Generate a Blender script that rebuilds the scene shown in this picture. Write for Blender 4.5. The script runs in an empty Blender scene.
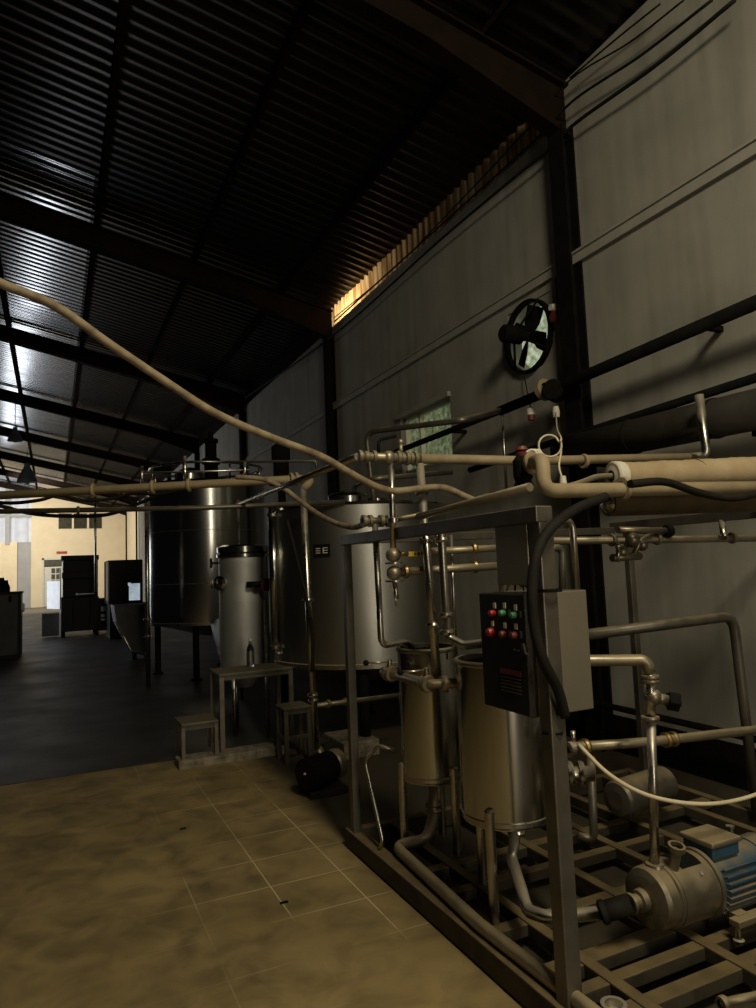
import bpy, math, random
from mathutils import Vector as V, Matrix
random.seed(7)
SC = bpy.context.scene
COL = SC.collection
PI = math.pi
# ------------------------------------------------------------------ camera
F, EYE = 690.0, 1.65
def unit(v): return V(v).normalized()
ey = unit((53-378, -(580-504), -F))
ez = V((78-378, 7504.0, -F)).normalized(); ez = (ez-ey*ez.dot(ey)).normalized()
ex = ey.cross(ez)
ROT = Matrix((ex, ey, ez))
CAM = V((0, 0, EYE))
def ray(x, y): return ROT @ V((x-378, 504-y, -F))
def RX(x, y, X): d = ray(x, y); return CAM+d*(X/d.x)
def RY(x, y, Y): d = ray(x, y); return CAM+d*(Y/d.y)
def RZ(x, y, Z): d = ray(x, y); return CAM+d*((Z-EYE)/d.z)
cam = bpy.data.cameras.new('camera'); camo = bpy.data.objects.new('camera', cam); COL.objects.link(camo)
cam.sensor_fit = 'VERTICAL'; cam.sensor_height = 36; cam.lens = 36*F/1008; cam.clip_start = .05; cam.clip_end = 200
camo.matrix_world = Matrix.Translation(CAM) @ ROT.to_4x4()
SC.camera = camo
# ------------------------------------------------------------------ materials
def mat(name, c1, c2=None, rough=.5, metal=0., scale=6., bump=0., dust=0., dustc=(.23, .17, .09), stretch=(1, 1, 1), r2=None, detail=6.):
    m = bpy.data.materials.new(name); m.use_nodes = True
    nt = m.node_tree; N = nt.nodes; L = nt.links; b = N['Principled BSDF']
    c2 = c2 or tuple(x*.75 for x in c1)
    tc = N.new('ShaderNodeTexCoord'); mp = N.new('ShaderNodeMapping'); mp.inputs['Scale'].default_value = stretch
    L.new(tc.outputs['Object'], mp.inputs['Vector'])
    nz = N.new('ShaderNodeTexNoise'); nz.inputs['Scale'].default_value = scale; nz.inputs['Detail'].default_value = detail
    L.new(mp.outputs['Vector'], nz.inputs['Vector'])
    rp = N.new('ShaderNodeValToRGB'); rp.color_ramp.elements[0].position = .3; rp.color_ramp.elements[1].position = .7
    rp.color_ramp.elements[0].color = (*c1, 1); rp.color_ramp.elements[1].color = (*c2, 1)
    L.new(nz.outputs['Fac'], rp.inputs['Fac'])
    b.inputs['Metallic'].default_value = metal
    mr = N.new('ShaderNodeMapRange'); mr.inputs['To Min'].default_value = rough; mr.inputs['To Max'].default_value = r2 if r2 is not None else min(1, rough*1.35)
    L.new(nz.outputs['Fac'], mr.inputs['Value'])
    col, ro = rp.outputs['Color'], mr.outputs['Result']
    if dust:
        ge = N.new('ShaderNodeNewGeometry'); sp = N.new('ShaderNodeSeparateXYZ'); L.new(ge.outputs['Normal'], sp.inputs[0])
        n2 = N.new('ShaderNodeTexNoise'); n2.inputs['Scale'].default_value = 9; L.new(tc.outputs['Object'], n2.inputs['Vector'])
        ma = N.new('ShaderNodeMath'); ma.operation = 'MULTIPLY_ADD'; L.new(sp.outputs['Z'], ma.inputs[0]); ma.inputs[1].default_value = 1.3
        ad = N.new('ShaderNodeMath'); ad.operation = 'MULTIPLY_ADD'; L.new(n2.outputs['Fac'], ad.inputs[0]); ad.inputs[1].default_value = 1.4; ad.inputs[2].default_value = -1.25
        L.new(ad.outputs[0], ma.inputs[2])
        cl = N.new('ShaderNodeClamp'); L.new(ma.outputs[0], cl.inputs['Value']); cl.inputs['Max'].default_value = dust
        mx = N.new('ShaderNodeMix'); mx.data_type = 'RGBA'; L.new(cl.outputs[0], mx.inputs['Factor']); L.new(col, mx.inputs['A']); mx.inputs['B'].default_value = (*dustc, 1)
        col = mx.outputs['Result']
        if metal:
            mm = N.new('ShaderNodeMath'); mm.operation = 'MULTIPLY_ADD'; L.new(cl.outputs[0], mm.inputs[0]); mm.inputs[1].default_value = -metal; mm.inputs[2].default_value = metal
            L.new(mm.outputs[0], b.inputs['Metallic'])
        rm = N.new('ShaderNodeMix'); L.new(cl.outputs[0], rm.inputs['Factor']); L.new(ro, rm.inputs['A']); rm.inputs['B'].default_value = .9
        ro = rm.outputs['Result']
    L.new(col, b.inputs['Base Color']); L.new(ro, b.inputs['Roughness'])
    if bump:
        bp = N.new('ShaderNodeBump'); bp.inputs['Strength'].default_value = bump; bp.inputs['Distance'].default_value = .02
        L.new(nz.outputs['Fac'], bp.inputs['Height']); L.new(bp.outputs['Normal'], b.inputs['Normal'])
    m['bsdf'] = 1
    return m
M = {}
M['tank'] = mat('tank_steel', (.5, .49, .46), (.4, .39, .36), .13, 1, 3, .02, stretch=(1, 1, .15), r2=.24)
M['steel'] = mat('pipe_steel', (.52, .5, .45), (.36, .33, .28), .2, 1, 9, .03, dust=.5, r2=.36)
M['dusty'] = mat('dusty_steel', (.3, .26, .19), (.24, .2, .13), .36, .75, 12, .06, dust=.9, dustc=(.27, .205, .105))
M['beige'] = mat('beige_lagging', (.3, .235, .14), (.23, .175, .1), .6, 0, 12, .08, dust=.5, dustc=(.27, .2, .11))
M['lag'] = mat('insulation', (.4, .31, .19), (.3, .22, .12), .75, 0, 6, .35)
M['frame'] = mat('frame_steel', (.14, .125, .1), (.08, .07, .055), .34, .6, 7, .04, dust=.8, dustc=(.25, .19, .1))
M['rail'] = mat('rail_steel', (.07, .058, .04), (.04, .034, .025), .5, .3, 9, .1, dust=.9, dustc=(.17, .125, .06))
M['cabinet'] = mat('cabinet_steel', (.24, .215, .165), (.19, .165, .12), .36, .6, 3, .02)
M['black'] = mat('black_plastic', (.006, .006, .006), (.01, .01, .009), .45, 0, 20)
M['paint'] = mat('black_paint', (.005, .005, .005), (.01, .009, .008), .75, 0, 8, .05)
M['rubber'] = mat('black_rubber', (.009, .008, .007), (.017, .015, .011), .6, 0, 14, .05)
M['door'] = mat('dark_door', (.016, .016, .014), (.022, .021, .018), .5, 0, 6)
M['red'] = mat('red_plastic', (.36, .015, .015), (.24, .012, .012), .35, 0, 20)
M['darkred'] = mat('dark_red_plastic', (.16, .03, .02), (.1, .02, .015), .4, 0, 20)
M['green'] = mat('green_plastic', (.05, .22, .1), (.03, .13, .06), .35, 0, 20)
M['white'] = mat('white_plastic', (.62, .59, .5), (.5, .47, .38), .5, 0, 15)
M['cable'] = mat('cream_cable', (.6, .52, .36), (.5, .42, .28), .55, 0, 20)
M['hose'] = mat('tan_hose', (.28, .22, .13), (.12, .085, .05), .6, 0, 16, .3)
M['brass'] = mat('brass', (.55, .4, .18), (.42, .3, .14), .32, 1, 12, .04)
M['yellow'] = mat('yellow_lever', (.6, .42, .03), (.5, .34, .03), .45, 0, 14)
M['blue'] = mat('blue_motor_paint', (.02, .06, .1), (.015, .04, .065), .5, 0, 9, .06, dust=.9, dustc=(.2, .16, .09))
M['pump'] = mat('cast_steel', (.26, .225, .165), (.18, .155, .105), .34, .85, 14, .12, dust=.6, dustc=(.24, .18, .09))
M['machine'] = mat('dark_machine_paint', (.006, .007, .008), (.01, .011, .012), .4, 0, 4)
M['machwhite'] = mat('white_enamel', (.75, .78, .8), (.62, .66, .7), .35, 0, 5)
M['greycab'] = mat('grey_cabinet_paint', (.07, .075, .075), (.05, .055, .055), .45, 0, 4)
M['cream'] = mat('cream_wall_paint', (.72, .6, .4), (.66, .54, .35), .85, 0, 1.5, .05)
M['greywall'] = mat('grey_wall_paint', (.36, .35, .33), (.3, .29, .28), .85, 0, 2)
M['sheet'] = mat('pale_cladding', (.6, .62, .68), (.5, .53, .6), .6, 0, 2)
M['beam'] = mat('dark_roof_steel', (.016, .01, .007), (.01, .007, .005), .8, 0, 4)
M['redbeam'] = mat('red_oxide_steel', (.2, .05, .035), (.14, .035, .025), .6, .1, 4)
M['glassdark'] = mat('dark_louvre_glass', (.05, .045, .03), (.09, .08, .05), .2, .2, 6)
M['slab'] = mat('worn_concrete', (.24, .2, .14), (.07, .06, .042), .8, 0, 14, .3)
M['stool'] = mat('worn_stool_steel', (.1, .09, .065), (.06, .055, .04), .45, .6, 10, .06, dust=.6, dustc=(.14, .11, .06))
M['duct'] = mat('dark_lagged_duct', (.034, .03, .024), (.022, .019, .015), .6, 0, 5, .2)
M['trim'] = mat('wall_conduit_paint', (.31, .295, .255), (.25, .24, .21), .8, 0, 6, .1)
M['brownlag'] = mat('brown_tube_steel', (.14, .1, .055), (.09, .065, .036), .4, .5, 8, .1)
for k_ in ('paint', 'black', 'rubber', 'beam', 'duct', 'door', 'machine', 'greycab', 'brownlag', 'rail'): M[k_].node_tree.nodes['Principled BSDF'].inputs['Specular IOR Level'].default_value = .12
for k_ in ('paint', 'beam', 'black'): M[k_].node_tree.nodes['Principled BSDF'].inputs['Specular IOR Level'].default_value = .03
# glass
def glass(name, col, rough=.05):
    m = bpy.data.materials.new(name); m.use_nodes = True; b = m.node_tree.nodes['Principled BSDF']
    nz = m.node_tree.nodes.new('ShaderNodeTexNoise'); nz.inputs['Scale'].default_value = 12
    rp = m.node_tree.nodes.new('ShaderNodeMapRange'); rp.inputs['To Min'].default_value = rough; rp.inputs['To Max'].default_value = rough+.1
    m.node_tree.links.new(nz.outputs['Fac'], rp.inputs['Value']); m.node_tree.links.new(rp.outputs['Result'], b.inputs['Roughness'])
    b.inputs['Base Color'].default_value = (*col, 1); b.inputs['Transmission Weight'].default_value = 1; b.inputs['IOR'].default_value = 1.45
    return m
M['glass'] = glass('clear_glass', (.9, .93, .92))
# emissive panes: daylight and the view outside painted as glowing colour
def lit(name, cols, scale, strength):
    m = bpy.data.materials.new(name); m.use_nodes = True; nt = m.node_tree; N = nt.nodes; L = nt.links
    b = N['Principled BSDF']; tc = N.new('ShaderNodeTexCoord'); nz = N.new('ShaderNodeTexNoise')
    nz.inputs['Scale'].default_value = scale; nz.inputs['Detail'].default_value = 8; nz.inputs['Roughness'].default_value = .7
    L.new(tc.outputs['Object'], nz.inputs['Vector']); rp = N.new('ShaderNodeValToRGB'); el = rp.color_ramp.elements
    while len(el) < len(cols): el.new(.5)
    for i, c in enumerate(cols): el[i].position = .3+.4*i/(len(cols)-1); el[i].color = (*c, 1)
    L.new(nz.outputs['Fac'], rp.inputs['Fac']); L.new(rp.outputs['Color'], b.inputs['Emission Color']); L.new(rp.outputs['Color'], b.inputs['Base Color'])
    b.inputs['Emission Strength'].default_value = strength; b.inputs['Roughness'].default_value = .4
    return m
M['foliage_pane'] = lit('glowing_trees_pane', [(.02, .03, .012), (.17, .21, .1), (.46, .52, .34)], 14, .42)
M['fan_pane'] = lit('glowing_fan_view', [(.08, .1, .05), (.4, .46, .3), (.75, .8, .66)], 14, .75)
M['far_glow'] = lit('glowing_far_pane', [(.3, .38, .45), (.5, .6, .68), (.7, .8, .85)], 5, .6)
# floor
XM = 2.1  # floor origin (local x of the hall axis = -XM)
def floor_mat():
    m = mat('tan_floor', (.26, .19, .08), (.17, .122, .048), .62, 0, 1.7, .05, detail=9)
    nt = m.node_tree; N = nt.nodes; L = nt.links; b = N['Principled BSDF']
    tc = N.new('ShaderNodeTexCoord')
    old = b.inputs['Base Color'].links[0].from_socket
    br = N.new('ShaderNodeTexBrick'); br.offset = 0; br.inputs['Scale'].default_value = 1; br.inputs['Brick Width'].default_value = .39; br.inputs['Row Height'].default_value = .366
    br.inputs['Mortar Size'].default_value = .004; br.inputs['Mortar Smooth'].default_value = .4
    br.inputs['Color1'].default_value = (0, 0, 0, 1); br.inputs['Color2'].default_value = (0, 0, 0, 1); br.inputs['Mortar'].default_value = (1, 1, 1, 1)
    mp = N.new('ShaderNodeMapping'); mp.inputs['Location'].default_value = (-.02, -.122, 0); L.new(tc.outputs['Object'], mp.inputs['Vector']); L.new(mp.outputs['Vector'], br.inputs['Vector'])
    n2 = N.new('ShaderNodeTexNoise'); n2.inputs['Scale'].default_value = 1.6; n2.inputs['Detail'].default_value = 4; L.new(tc.outputs['Object'], n2.inputs['Vector'])
    # worn joints survive only by the skid
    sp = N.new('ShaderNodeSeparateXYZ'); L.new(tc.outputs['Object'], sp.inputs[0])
    mk = N.new('ShaderNodeMapRange'); mk.inputs['From Min'].default_value = XM+.3; mk.inputs['From Max'].default_value = XM+1.0; L.new(sp.outputs['X'], mk.inputs['Value'])
    mk2 = N.new('ShaderNodeMapRange'); mk2.inputs['From Min'].default_value = .42; mk2.inputs['From Max'].default_value = .58; mk2.inputs['To Max'].default_value = .75; L.new(n2.outputs['Fac'], mk2.inputs['Value'])
    a1 = N.new('ShaderNodeMath'); a1.operation = 'MULTIPLY'; L.new(mk.outputs[0], a1.inputs[0]); L.new(mk2.outputs[0], a1.inputs[1])
    a2 = N.new('ShaderNodeMath'); a2.operation = 'MULTIPLY'; L.new(a1.outputs[0], a2.inputs[0]); L.new(br.outputs['Color'], a2.inputs[1])
    # dark stains and pale scuffs
    n3 = N.new('ShaderNodeTexNoise'); n3.inputs['Scale'].default_value = 4.5; n3.inputs['Detail'].default_value = 7; n3.inputs['Distortion'].default_value = .6; L.new(tc.outputs['Object'], n3.inputs['Vector'])
    r3 = N.new('ShaderNodeValToRGB'); r3.color_ramp.elements[0].position = .3; r3.color_ramp.elements[0].color = (.55, .55, .55, 1); r3.color_ramp.elements[1].position = .62; r3.color_ramp.elements[1].color = (1.12, 1.12, 1.12, 1)
    L.new(n3.outputs['Fac'], r3.inputs['Fac'])
    mu = N.new('ShaderNodeMix'); mu.data_type = 'RGBA'; mu.blend_type = 'MULTIPLY'; mu.inputs['Factor'].default_value = 1; L.new(old, mu.inputs['A']); L.new(r3.outputs['Color'], mu.inputs['B'])
    mx = N.new('ShaderNodeMix'); mx.data_type = 'RGBA'; L.new(a2.outputs[0], mx.inputs['Factor']); L.new(mu.outputs['Result'], mx.inputs['A']); mx.inputs['B'].default_value = (.5, .42, .25, 1)
    # shade under and behind the skid, painted into the floor colour
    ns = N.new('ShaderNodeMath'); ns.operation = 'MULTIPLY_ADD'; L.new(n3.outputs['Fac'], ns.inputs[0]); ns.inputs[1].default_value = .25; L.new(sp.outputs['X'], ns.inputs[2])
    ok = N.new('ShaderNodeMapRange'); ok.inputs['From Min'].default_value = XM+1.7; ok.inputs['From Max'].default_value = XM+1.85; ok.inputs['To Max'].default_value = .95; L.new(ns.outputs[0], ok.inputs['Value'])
    shd = N.new('ShaderNodeMix'); shd.data_type = 'RGBA'; L.new(ok.outputs[0], shd.inputs['Factor']); L.new(mx.outputs['Result'], shd.inputs['A']); shd.inputs['B'].default_value = (.03, .024, .014, 1)
    L.new(shd.outputs['Result'], b.inputs['Base Color'])
    return m
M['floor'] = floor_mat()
M['floor2'] = mat('damp_dark_concrete', (.026, .021, .014), (.013, .011, .008), .32, 0, 1.3, .12, r2=.7, detail=9)
M['drain'] = mat('drain_edge', (.03, .026, .02), (.02, .018, .014), .7, 0, 5)
def wall_mat():
    m = mat('grey_plaster', (.3, .285, .245), (.235, .225, .195), .88, 0, 2.2, .35, detail=9)
    nt = m.node_tree; N = nt.nodes; L = nt.links; b = N['Principled BSDF']; old = b.inputs['Base Color'].links[0].from_socket
    tc = N.new('ShaderNodeTexCoord'); mp = N.new('ShaderNodeMapping'); mp.inputs['Scale'].default_value = (1, 3.5, .25); L.new(tc.outputs['Object'], mp.inputs['Vector'])
    n = N.new('ShaderNodeTexNoise'); n.inputs['Scale'].default_value = 1.6; n.inputs['Detail'].default_value = 6; L.new(mp.outputs['Vector'], n.inputs['Vector'])
    r = N.new('ShaderNodeValToRGB'); r.color_ramp.elements[0].position = .28; r.color_ramp.elements[0].color = (.62, .62, .6, 1); r.color_ramp.elements[1].position = .55; r.color_ramp.elements[1].color = (1, 1, 1, 1)
    L.new(n.outputs['Fac'], r.inputs['Fac'])
    mu = N.new('ShaderNodeMix'); mu.data_type = 'RGBA'; mu.blend_type = 'MULTIPLY'; mu.inputs['Factor'].default_value = .6; L.new(old, mu.inputs['A']); L.new(r.outputs['Color'], mu.inputs['B'])
    L.new(mu.outputs['Result'], b.inputs['Base Color'])
    return m
M['plaster'] = wall_mat()
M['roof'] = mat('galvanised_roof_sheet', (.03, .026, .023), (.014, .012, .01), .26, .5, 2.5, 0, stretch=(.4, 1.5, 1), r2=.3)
def translucent():
    m = bpy.data.materials.new('translucent_sheet'); m.use_nodes = True; nt = m.node_tree; N = nt.nodes; L = nt.links
    out = N['Material Output']; b = N['Principled BSDF']; b.inputs['Base Color'].default_value = (.42, .31, .17, 1); b.inputs['Roughness'].default_value = .6
    tr = N.new('ShaderNodeBsdfTranslucent'); mx = N.new('ShaderNodeMixShader'); mx.inputs[0].default_value = .5
    tc = N.new('ShaderNodeTexCoord'); nz = N.new('ShaderNodeTexNoise'); nz.inputs['Scale'].default_value = 4; mp = N.new('ShaderNodeMapping'); mp.inputs['Scale'].default_value = (1, 3, .3)
    L.new(tc.outputs['Object'], mp.inputs[0]); L.new(mp.outputs[0], nz.inputs['Vector']); rp = N.new('ShaderNodeValToRGB')
    rp.color_ramp.elements[0].color = (.3, .17, .07, 1); rp.color_ramp.elements[1].color = (.75, .55, .32, 1); rp.color_ramp.elements[0].position = .35; rp.color_ramp.elements[1].position = .65
    L.new(nz.outputs['Fac'], rp.inputs['Fac']); L.new(rp.outputs['Color'], tr.inputs['Color']); L.new(rp.outputs['Color'], b.inputs['Base Color'])
    L.new(b.outputs[0], mx.inputs[1]); L.new(tr.outputs[0], mx.inputs[2]); L.new(mx.outputs[0], out.inputs['Surface'])
    return m
M['trans'] = translucent()
# ------------------------------------------------------------------ mesh builder
def fillet(pts, r, n=6):
    pts = [V(p) for p in pts]
    if r <= 0 or len(pts) < 3: return pts
    out = [pts[0]]
    for a, b, c in zip(pts, pts[1:], pts[2:]):
        u, w = (a-b), (c-b); la, lc = u.length, w.length; u.normalize(); w.normalize()
        ang = u.angle(w)
        if ang > PI-.05: out.append(b); continue
        d = min(r/math.tan(ang/2), la*.49, lc*.49)
        p, q = b+u*d, b+w*d
        for i in range(n+1):
            t = i/n; out.append(p*(1-t)**2+b*2*t*(1-t)+q*t*t)
    out.append(pts[-1]); return out
def catmull(pts, n=8):
    pts = [V(p) for p in pts]; P = [pts[0]*2-pts[1]]+pts+[pts[-1]*2-pts[-2]]; out = []
    for i in range(1, len(P)-2):
        a, b, c, d = P[i-1:i+3]
        for k in range(n):
            t = k/n; out.append(.5*((2*b)+(c-a)*t+(2*a-5*b+4*c-d)*t*t+(3*b-a-3*c+d)*t**3))
    out.append(pts[-1]); return out
def frame_for(d):
    d = d.normalized(); a = V((0, 0, 1)) if abs(d.z) < .9 else V((1, 0, 0))
    u = d.cross(a).normalized(); return u, d.cross(u)
class MB:
    def __init__(s): s.v = []; s.f = []; s.sm = []
    def add(s, vs, fs, smooth=False):
        o = len(s.v); s.v += [V(x) for x in vs]; s.f += [tuple(i+o for i in f) for f in fs]
        s.sm += smooth if isinstance(smooth, list) else [smooth]*len(fs); return s
    def box(s, a, b):
        x0, y0, z0 = (min(p, q) for p, q in zip(a, b)); x1, y1, z1 = (max(p, q) for p, q in zip(a, b))
        return s.add([(x0, y0, z0), (x1, y0, z0), (x1, y1, z0), (x0, y1, z0), (x0, y0, z1), (x1, y0, z1), (x1, y1, z1), (x0, y1, z1)],
                     [(3, 2, 1, 0), (4, 5, 6, 7), (0, 1, 5, 4), (1, 2, 6, 5), (2, 3, 7, 6), (3, 0, 4, 7)])
    def bar(s, p, q, w, h, up=(0, 0, 1)):          # rectangular bar, w across, h along up
        p, q = V(p), V(q); d = (q-p).normalized(); up = V(up)
        if abs(d.dot(up)) > .98: up = V((1, 0, 0))
        x = d.cross(up).normalized()*w/2; y = x.cross(d).normalized()*h/2
        return s.add([p-x-y, p+x-y, p+x+y, p-x+y, q-x-y, q+x-y, q+x+y, q-x+y],
                     [(0, 1, 2, 3), (7, 6, 5, 4), (0, 4, 5, 1), (1, 5, 6, 2), (2, 6, 7, 3), (3, 7, 4, 0)])
    def tube(s, pts, r, n=14, bend=0., cap=True, r1=None):
        pts = fillet(pts, bend) if bend else [V(p) for p in pts]
        pts = [p for i, p in enumerate(pts) if i == 0 or (p-pts[i-1]).length > 1e-5]
        vs = []; fs = []; u = None; m = len(pts)
        for i, p in enumerate(pts):
            d = (pts[min(i+1, m-1)]-pts[max(i-1, 0)]).normalized()
            if u is None: u, w = frame_for(d)
            else:
                u = (u-d*u.dot(d)).normalized(); w = d.cross(u)
            rr = r if r1 is None else r+(r1-r)*i/(m-1)
            vs += [p+(u*math.cos(2*PI*k/n)+w*math.sin(2*PI*k/n))*rr for k in range(n)]
        for i in range(m-1):
            for k in range(n):
                a, b = i*n+k, i*n+(k+1) % n; fs.append((a, b, b+n, a+n))
        sm = [True]*len(fs)
        if cap: fs += [tuple(range(n))[::-1], tuple(range((m-1)*n, m*n))]; sm += [False, False]
        return s.add(vs, fs, sm)
    def lathe(s, prof, c, axis=(0, 0, 1), n=32, smooth=True, hard=()):   # prof: (r, h) pairs
        c = V(c); ax = V(axis).normalized(); u, w = frame_for(ax); vs = []; fs = []; sm = []
        # split vertices at every profile corner so edges stay crisp
        for j in range(len(prof)-1):
            (r0, h0), (r1, h1) = prof[j], prof[j+1]; o = len(vs)
            for r, h in ((r0, h0), (r1, h1)):
                vs += [c+ax*h+(u*math.cos(2*PI*k/n)+w*math.sin(2*PI*k/n))*r for k in range(n)]
            for k in range(n):
                a, b = o+k, o+(k+1) % n; fs.append((a, b, b+n, a+n)); sm.append(smooth)
        return s.add(vs, fs, sm)
    def disc(s, c, axis, r, t, n=28): return s.lathe([(0, -t/2), (r, -t/2), (r, t/2), (0, t/2)], c, axis, n)
    def ball(s, c, r, n=16, sz=1.):
        prof = [(r*math.sin(PI*i/10), -r*sz*math.cos(PI*i/10)) for i in range(11)]
        c = V(c); vs = []; fs = []
        for rr, h in prof: vs += [c+V((rr*math.cos(2*PI*k/n), rr*math.sin(2*PI*k/n), h)) for k in range(n)]
        for i in range(10):
            for k in range(n): a, b = i*n+k, i*n+(k+1) % n; fs.append((a, b, b+n, a+n))
        return s.add(vs, fs, True)
    def prism(s, poly, h0, h1, plane='xy'):
        n = len(poly)
        def P(a, b, h): return {'xy': (a, b, h), 'xz': (a, h, b), 'yz': (h, a, b)}[plane]
        vs = [P(a, b, h0) for a, b in poly]+[P(a, b, h1) for a, b in poly]
        return s.add(vs, [tuple(range(n))[::-1], tuple(range(n, 2*n))]+[(i, (i+1) % n, (i+1) % n+n, i+n) for i in range(n)])
    def build(s, name, m, parent=None, bevel=0.):
        if parent is not None:
            o3 = V((0, 0, 0)); p = parent
            while p is not None: o3 = o3+p.location; p = p.parent
            base = o3; loc = V((0, 0, 0))
        else:
            lo = [min(v[i] for v in s.v) for i in range(3)]; hi = [max(v[i] for v in s.v) for i in range(3)]
            base = V(((lo[0]+hi[0])/2, (lo[1]+hi[1])/2, lo[2])); loc = base
        me = bpy.data.meshes.new(name); me.from_pydata([v-base for v in s.v], [], s.f); me.update()
        for p, f in zip(me.polygons, s.sm): p.use_smooth = f
        import bmesh
        bm = bmesh.new(); bm.from_mesh(me); bmesh.ops.recalc_face_normals(bm, faces=bm.faces); bm.to_mesh(me); bm.free()
        me.materials.append(M[m] if isinstance(m, str) else m)
        o = bpy.data.objects.new(name, me); COL.objects.link(o); o.location = loc
        if parent is not None: o.parent = parent
        if bevel:
            bv = o.modifiers.new('bevel', 'BEVEL'); bv.width = bevel; bv.segments = 2; bv.limit_method = 'ANGLE'
        return o
def tag(o, label, cat, group=None, kind=None):
    if label: o['label'] = label
    if cat: o['category'] = cat
    if group: o['group'] = group
    if kind: o['kind'] = kind
    return o
def struct(o, label=None): o['kind'] = 'structure'; o['label'] = label or o.name.replace('_', ' '); o['category'] = o.name.split('_')[0].split('.')[0]; return o
def thing(name, label, cat, loc, group=None):
    o = bpy.data.objects.new(name, None); COL.objects.link(o); o.location = loc; o.empty_display_size = .1
    return tag(o, label, cat, group)
def copy_tree(o, loc):
    c = o.copy(); COL.objects.link(c); c.location = loc
    for ch in list(o.children):
        k = ch.copy(); COL.objects.link(k); k.parent = c
        for g in list(ch.children): d = g.copy(); COL.objects.link(d); d.parent = k
    return c
def pipe(name, label, pts, r, m='steel', bend=.06, clamps=(), cat='pipe', cm=None, group=None):
    """a run of pipe; clamps: (position, axis) of ferrules along it"""
    pts = [V(p) for p in pts]
    mb = MB().tube(pts, r, bend=bend)
    if not clamps: return tag(mb.build(name, m), label, cat, group)
    lo = min(pts, key=lambda p: p.z)
    t = thing(name, label, cat, lo, group)
    mb.build('pipe_run', m, t)
    for c, ax in clamps:
        MB().lathe([(r, -.012), (r*1.55, -.012), (r*1.7, 0), (r*1.55, .012), (r, .012)], c, ax, 20).build('clamp', cm or m, t)
    return t
# ------------------------------------------------------------------ setting
WX = 4.4            # plane of the long right-hand wall
YE = 48.0           # far end wall
YD = 6.62           # edge between tan floor and damp floor
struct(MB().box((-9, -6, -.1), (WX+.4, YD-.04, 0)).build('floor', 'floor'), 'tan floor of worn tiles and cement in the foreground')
struct(MB().box((-9, 38, -.1), (WX+.4, YE+.4, -.006)).build('floor_end', 'slab'), 'paler concrete floor before the end wall')
struct(MB().box((-9, YD, -.1), (WX+.4, 38, -.006)).build('floor_back', 'floor2'), 'damp dark concrete floor beyond the drain edge')
struct(MB().box((-9, YD-.04, -.1), (WX+.4, YD, -.012)).build('trim_1', 'drain'), 'dark drain edge across the floor')
# right wall as blocks round the window and the fan opening
wy0, wy1, wz0, wz1 = 7.12, 8.46, 2.93, 3.7
fy0, fy1, fz0, fz1 = 5.17, 5.87, 3.58, 4.28
wb = MB(); T = .22; ZT = 5.85
def wbox(y0, y1, z0, z1): wb.box((WX, y0, z0), (WX+T, y1, z1))
wb.box((WX, -6, ZT), (WX+T, 4.8, ZT+.34)); wbox(-6, fy0, 0, ZT); wbox(fy0, fy1, 0, fz0); wbox(fy0, fy1, fz1, ZT); wbox(fy1, wy0, 0, ZT)
wbox(wy0, wy1, 0, wz0); wbox(wy0, wy1, wz1, ZT); wbox(wy1, YE, 0, ZT)
struct(wb.build('wall_right', 'plaster'), 'long grey plastered side wall')
struct(MB().box((WX-.03, -6, 0), (WX, YE, .3)).build('baseboard_right', 'paint'), 'black band along the foot of the side wall')
struct(MB().box((WX-.035, -6, 4.38), (WX, YE, 4.47)).box((WX-.05, -6, 4.47), (WX, YE, 4.49)).build('trim_2', 'trim'), 'painted ledge running along the side wall above the fan')
# eave sheet above wall
ev = MB(); n = 240
n = 300; pts = [(4.8+i*6.7/n) for i in range(n+1)]
vs = []; fs = []
for i, y in enumerate(pts):
    x = WX+.06+.018*math.sin(y*2*PI/.16)
    vs += [(x, y, ZT-.15), (x, y, ZT+.42)]
fs = [(2*i, 2*i+2, 2*i+3, 2*i+1) for i in range(n)]
ev.add(vs, fs, True)
struct(ev.build('wall_eave', 'trans'), 'translucent brown eave sheet between wall top and roof')
struct(MB().box((WX+.02, 11.5, ZT-.1), (WX+.08, YE, ZT+.5)).build('wall_eave_back', 'beam'), 'dark eave closing sheet further along the wall')
# roof
S, Z0 = .22, 6.24
def rz(x): return Z0+S*(WX-x)
XR = -6.0
per = .18; y0, y1 = -6.0, YE+.3; nper = int((y1-y0)/per); k = 8
M['galv'] = mat('bright_galvanised_sheet', (.66, .69, .74), (.4, .41, .43), .12, 1, 2.2, 0, stretch=(.5, 1.5, 1), r2=.24)  # light copy of the roof sheet, daylight reflection put into its colour
def sheets(xa, xb, lift, i0=0, i1=nper):
    vs = []; nper = i1-i0
    for i in range(nper*k+1):
        y = y0+i0*per+i*per/k; h = [0, 0, .01, .019, .021, .021, .019, .01][i % k]+lift
        vs += [(xa, y, rz(xa)+h), (xb, y, rz(xb)+h)]
    return MB().add(vs, [(2*i, 2*i+2, 2*i+3, 2*i+1) for i in range(nper*k)], True)
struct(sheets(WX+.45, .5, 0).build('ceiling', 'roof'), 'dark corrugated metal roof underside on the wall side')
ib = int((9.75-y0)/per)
struct(sheets(.6, XR, .004, 0, ib).build('ceiling_dark', 'roof'), 'corrugated roof sheets overhead towards the ridge, darkened where no daylight reflects')
struct(sheets(.6, XR, .004, ib).build('ceiling_bright', 'galv'), 'galvanised corrugated roof sheets towards the ridge, lightened where daylight reflects')
FR = [-1.3+6.1*i for i in range(9)]
def on_rafter(x): return rz(x)-.1
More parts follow.
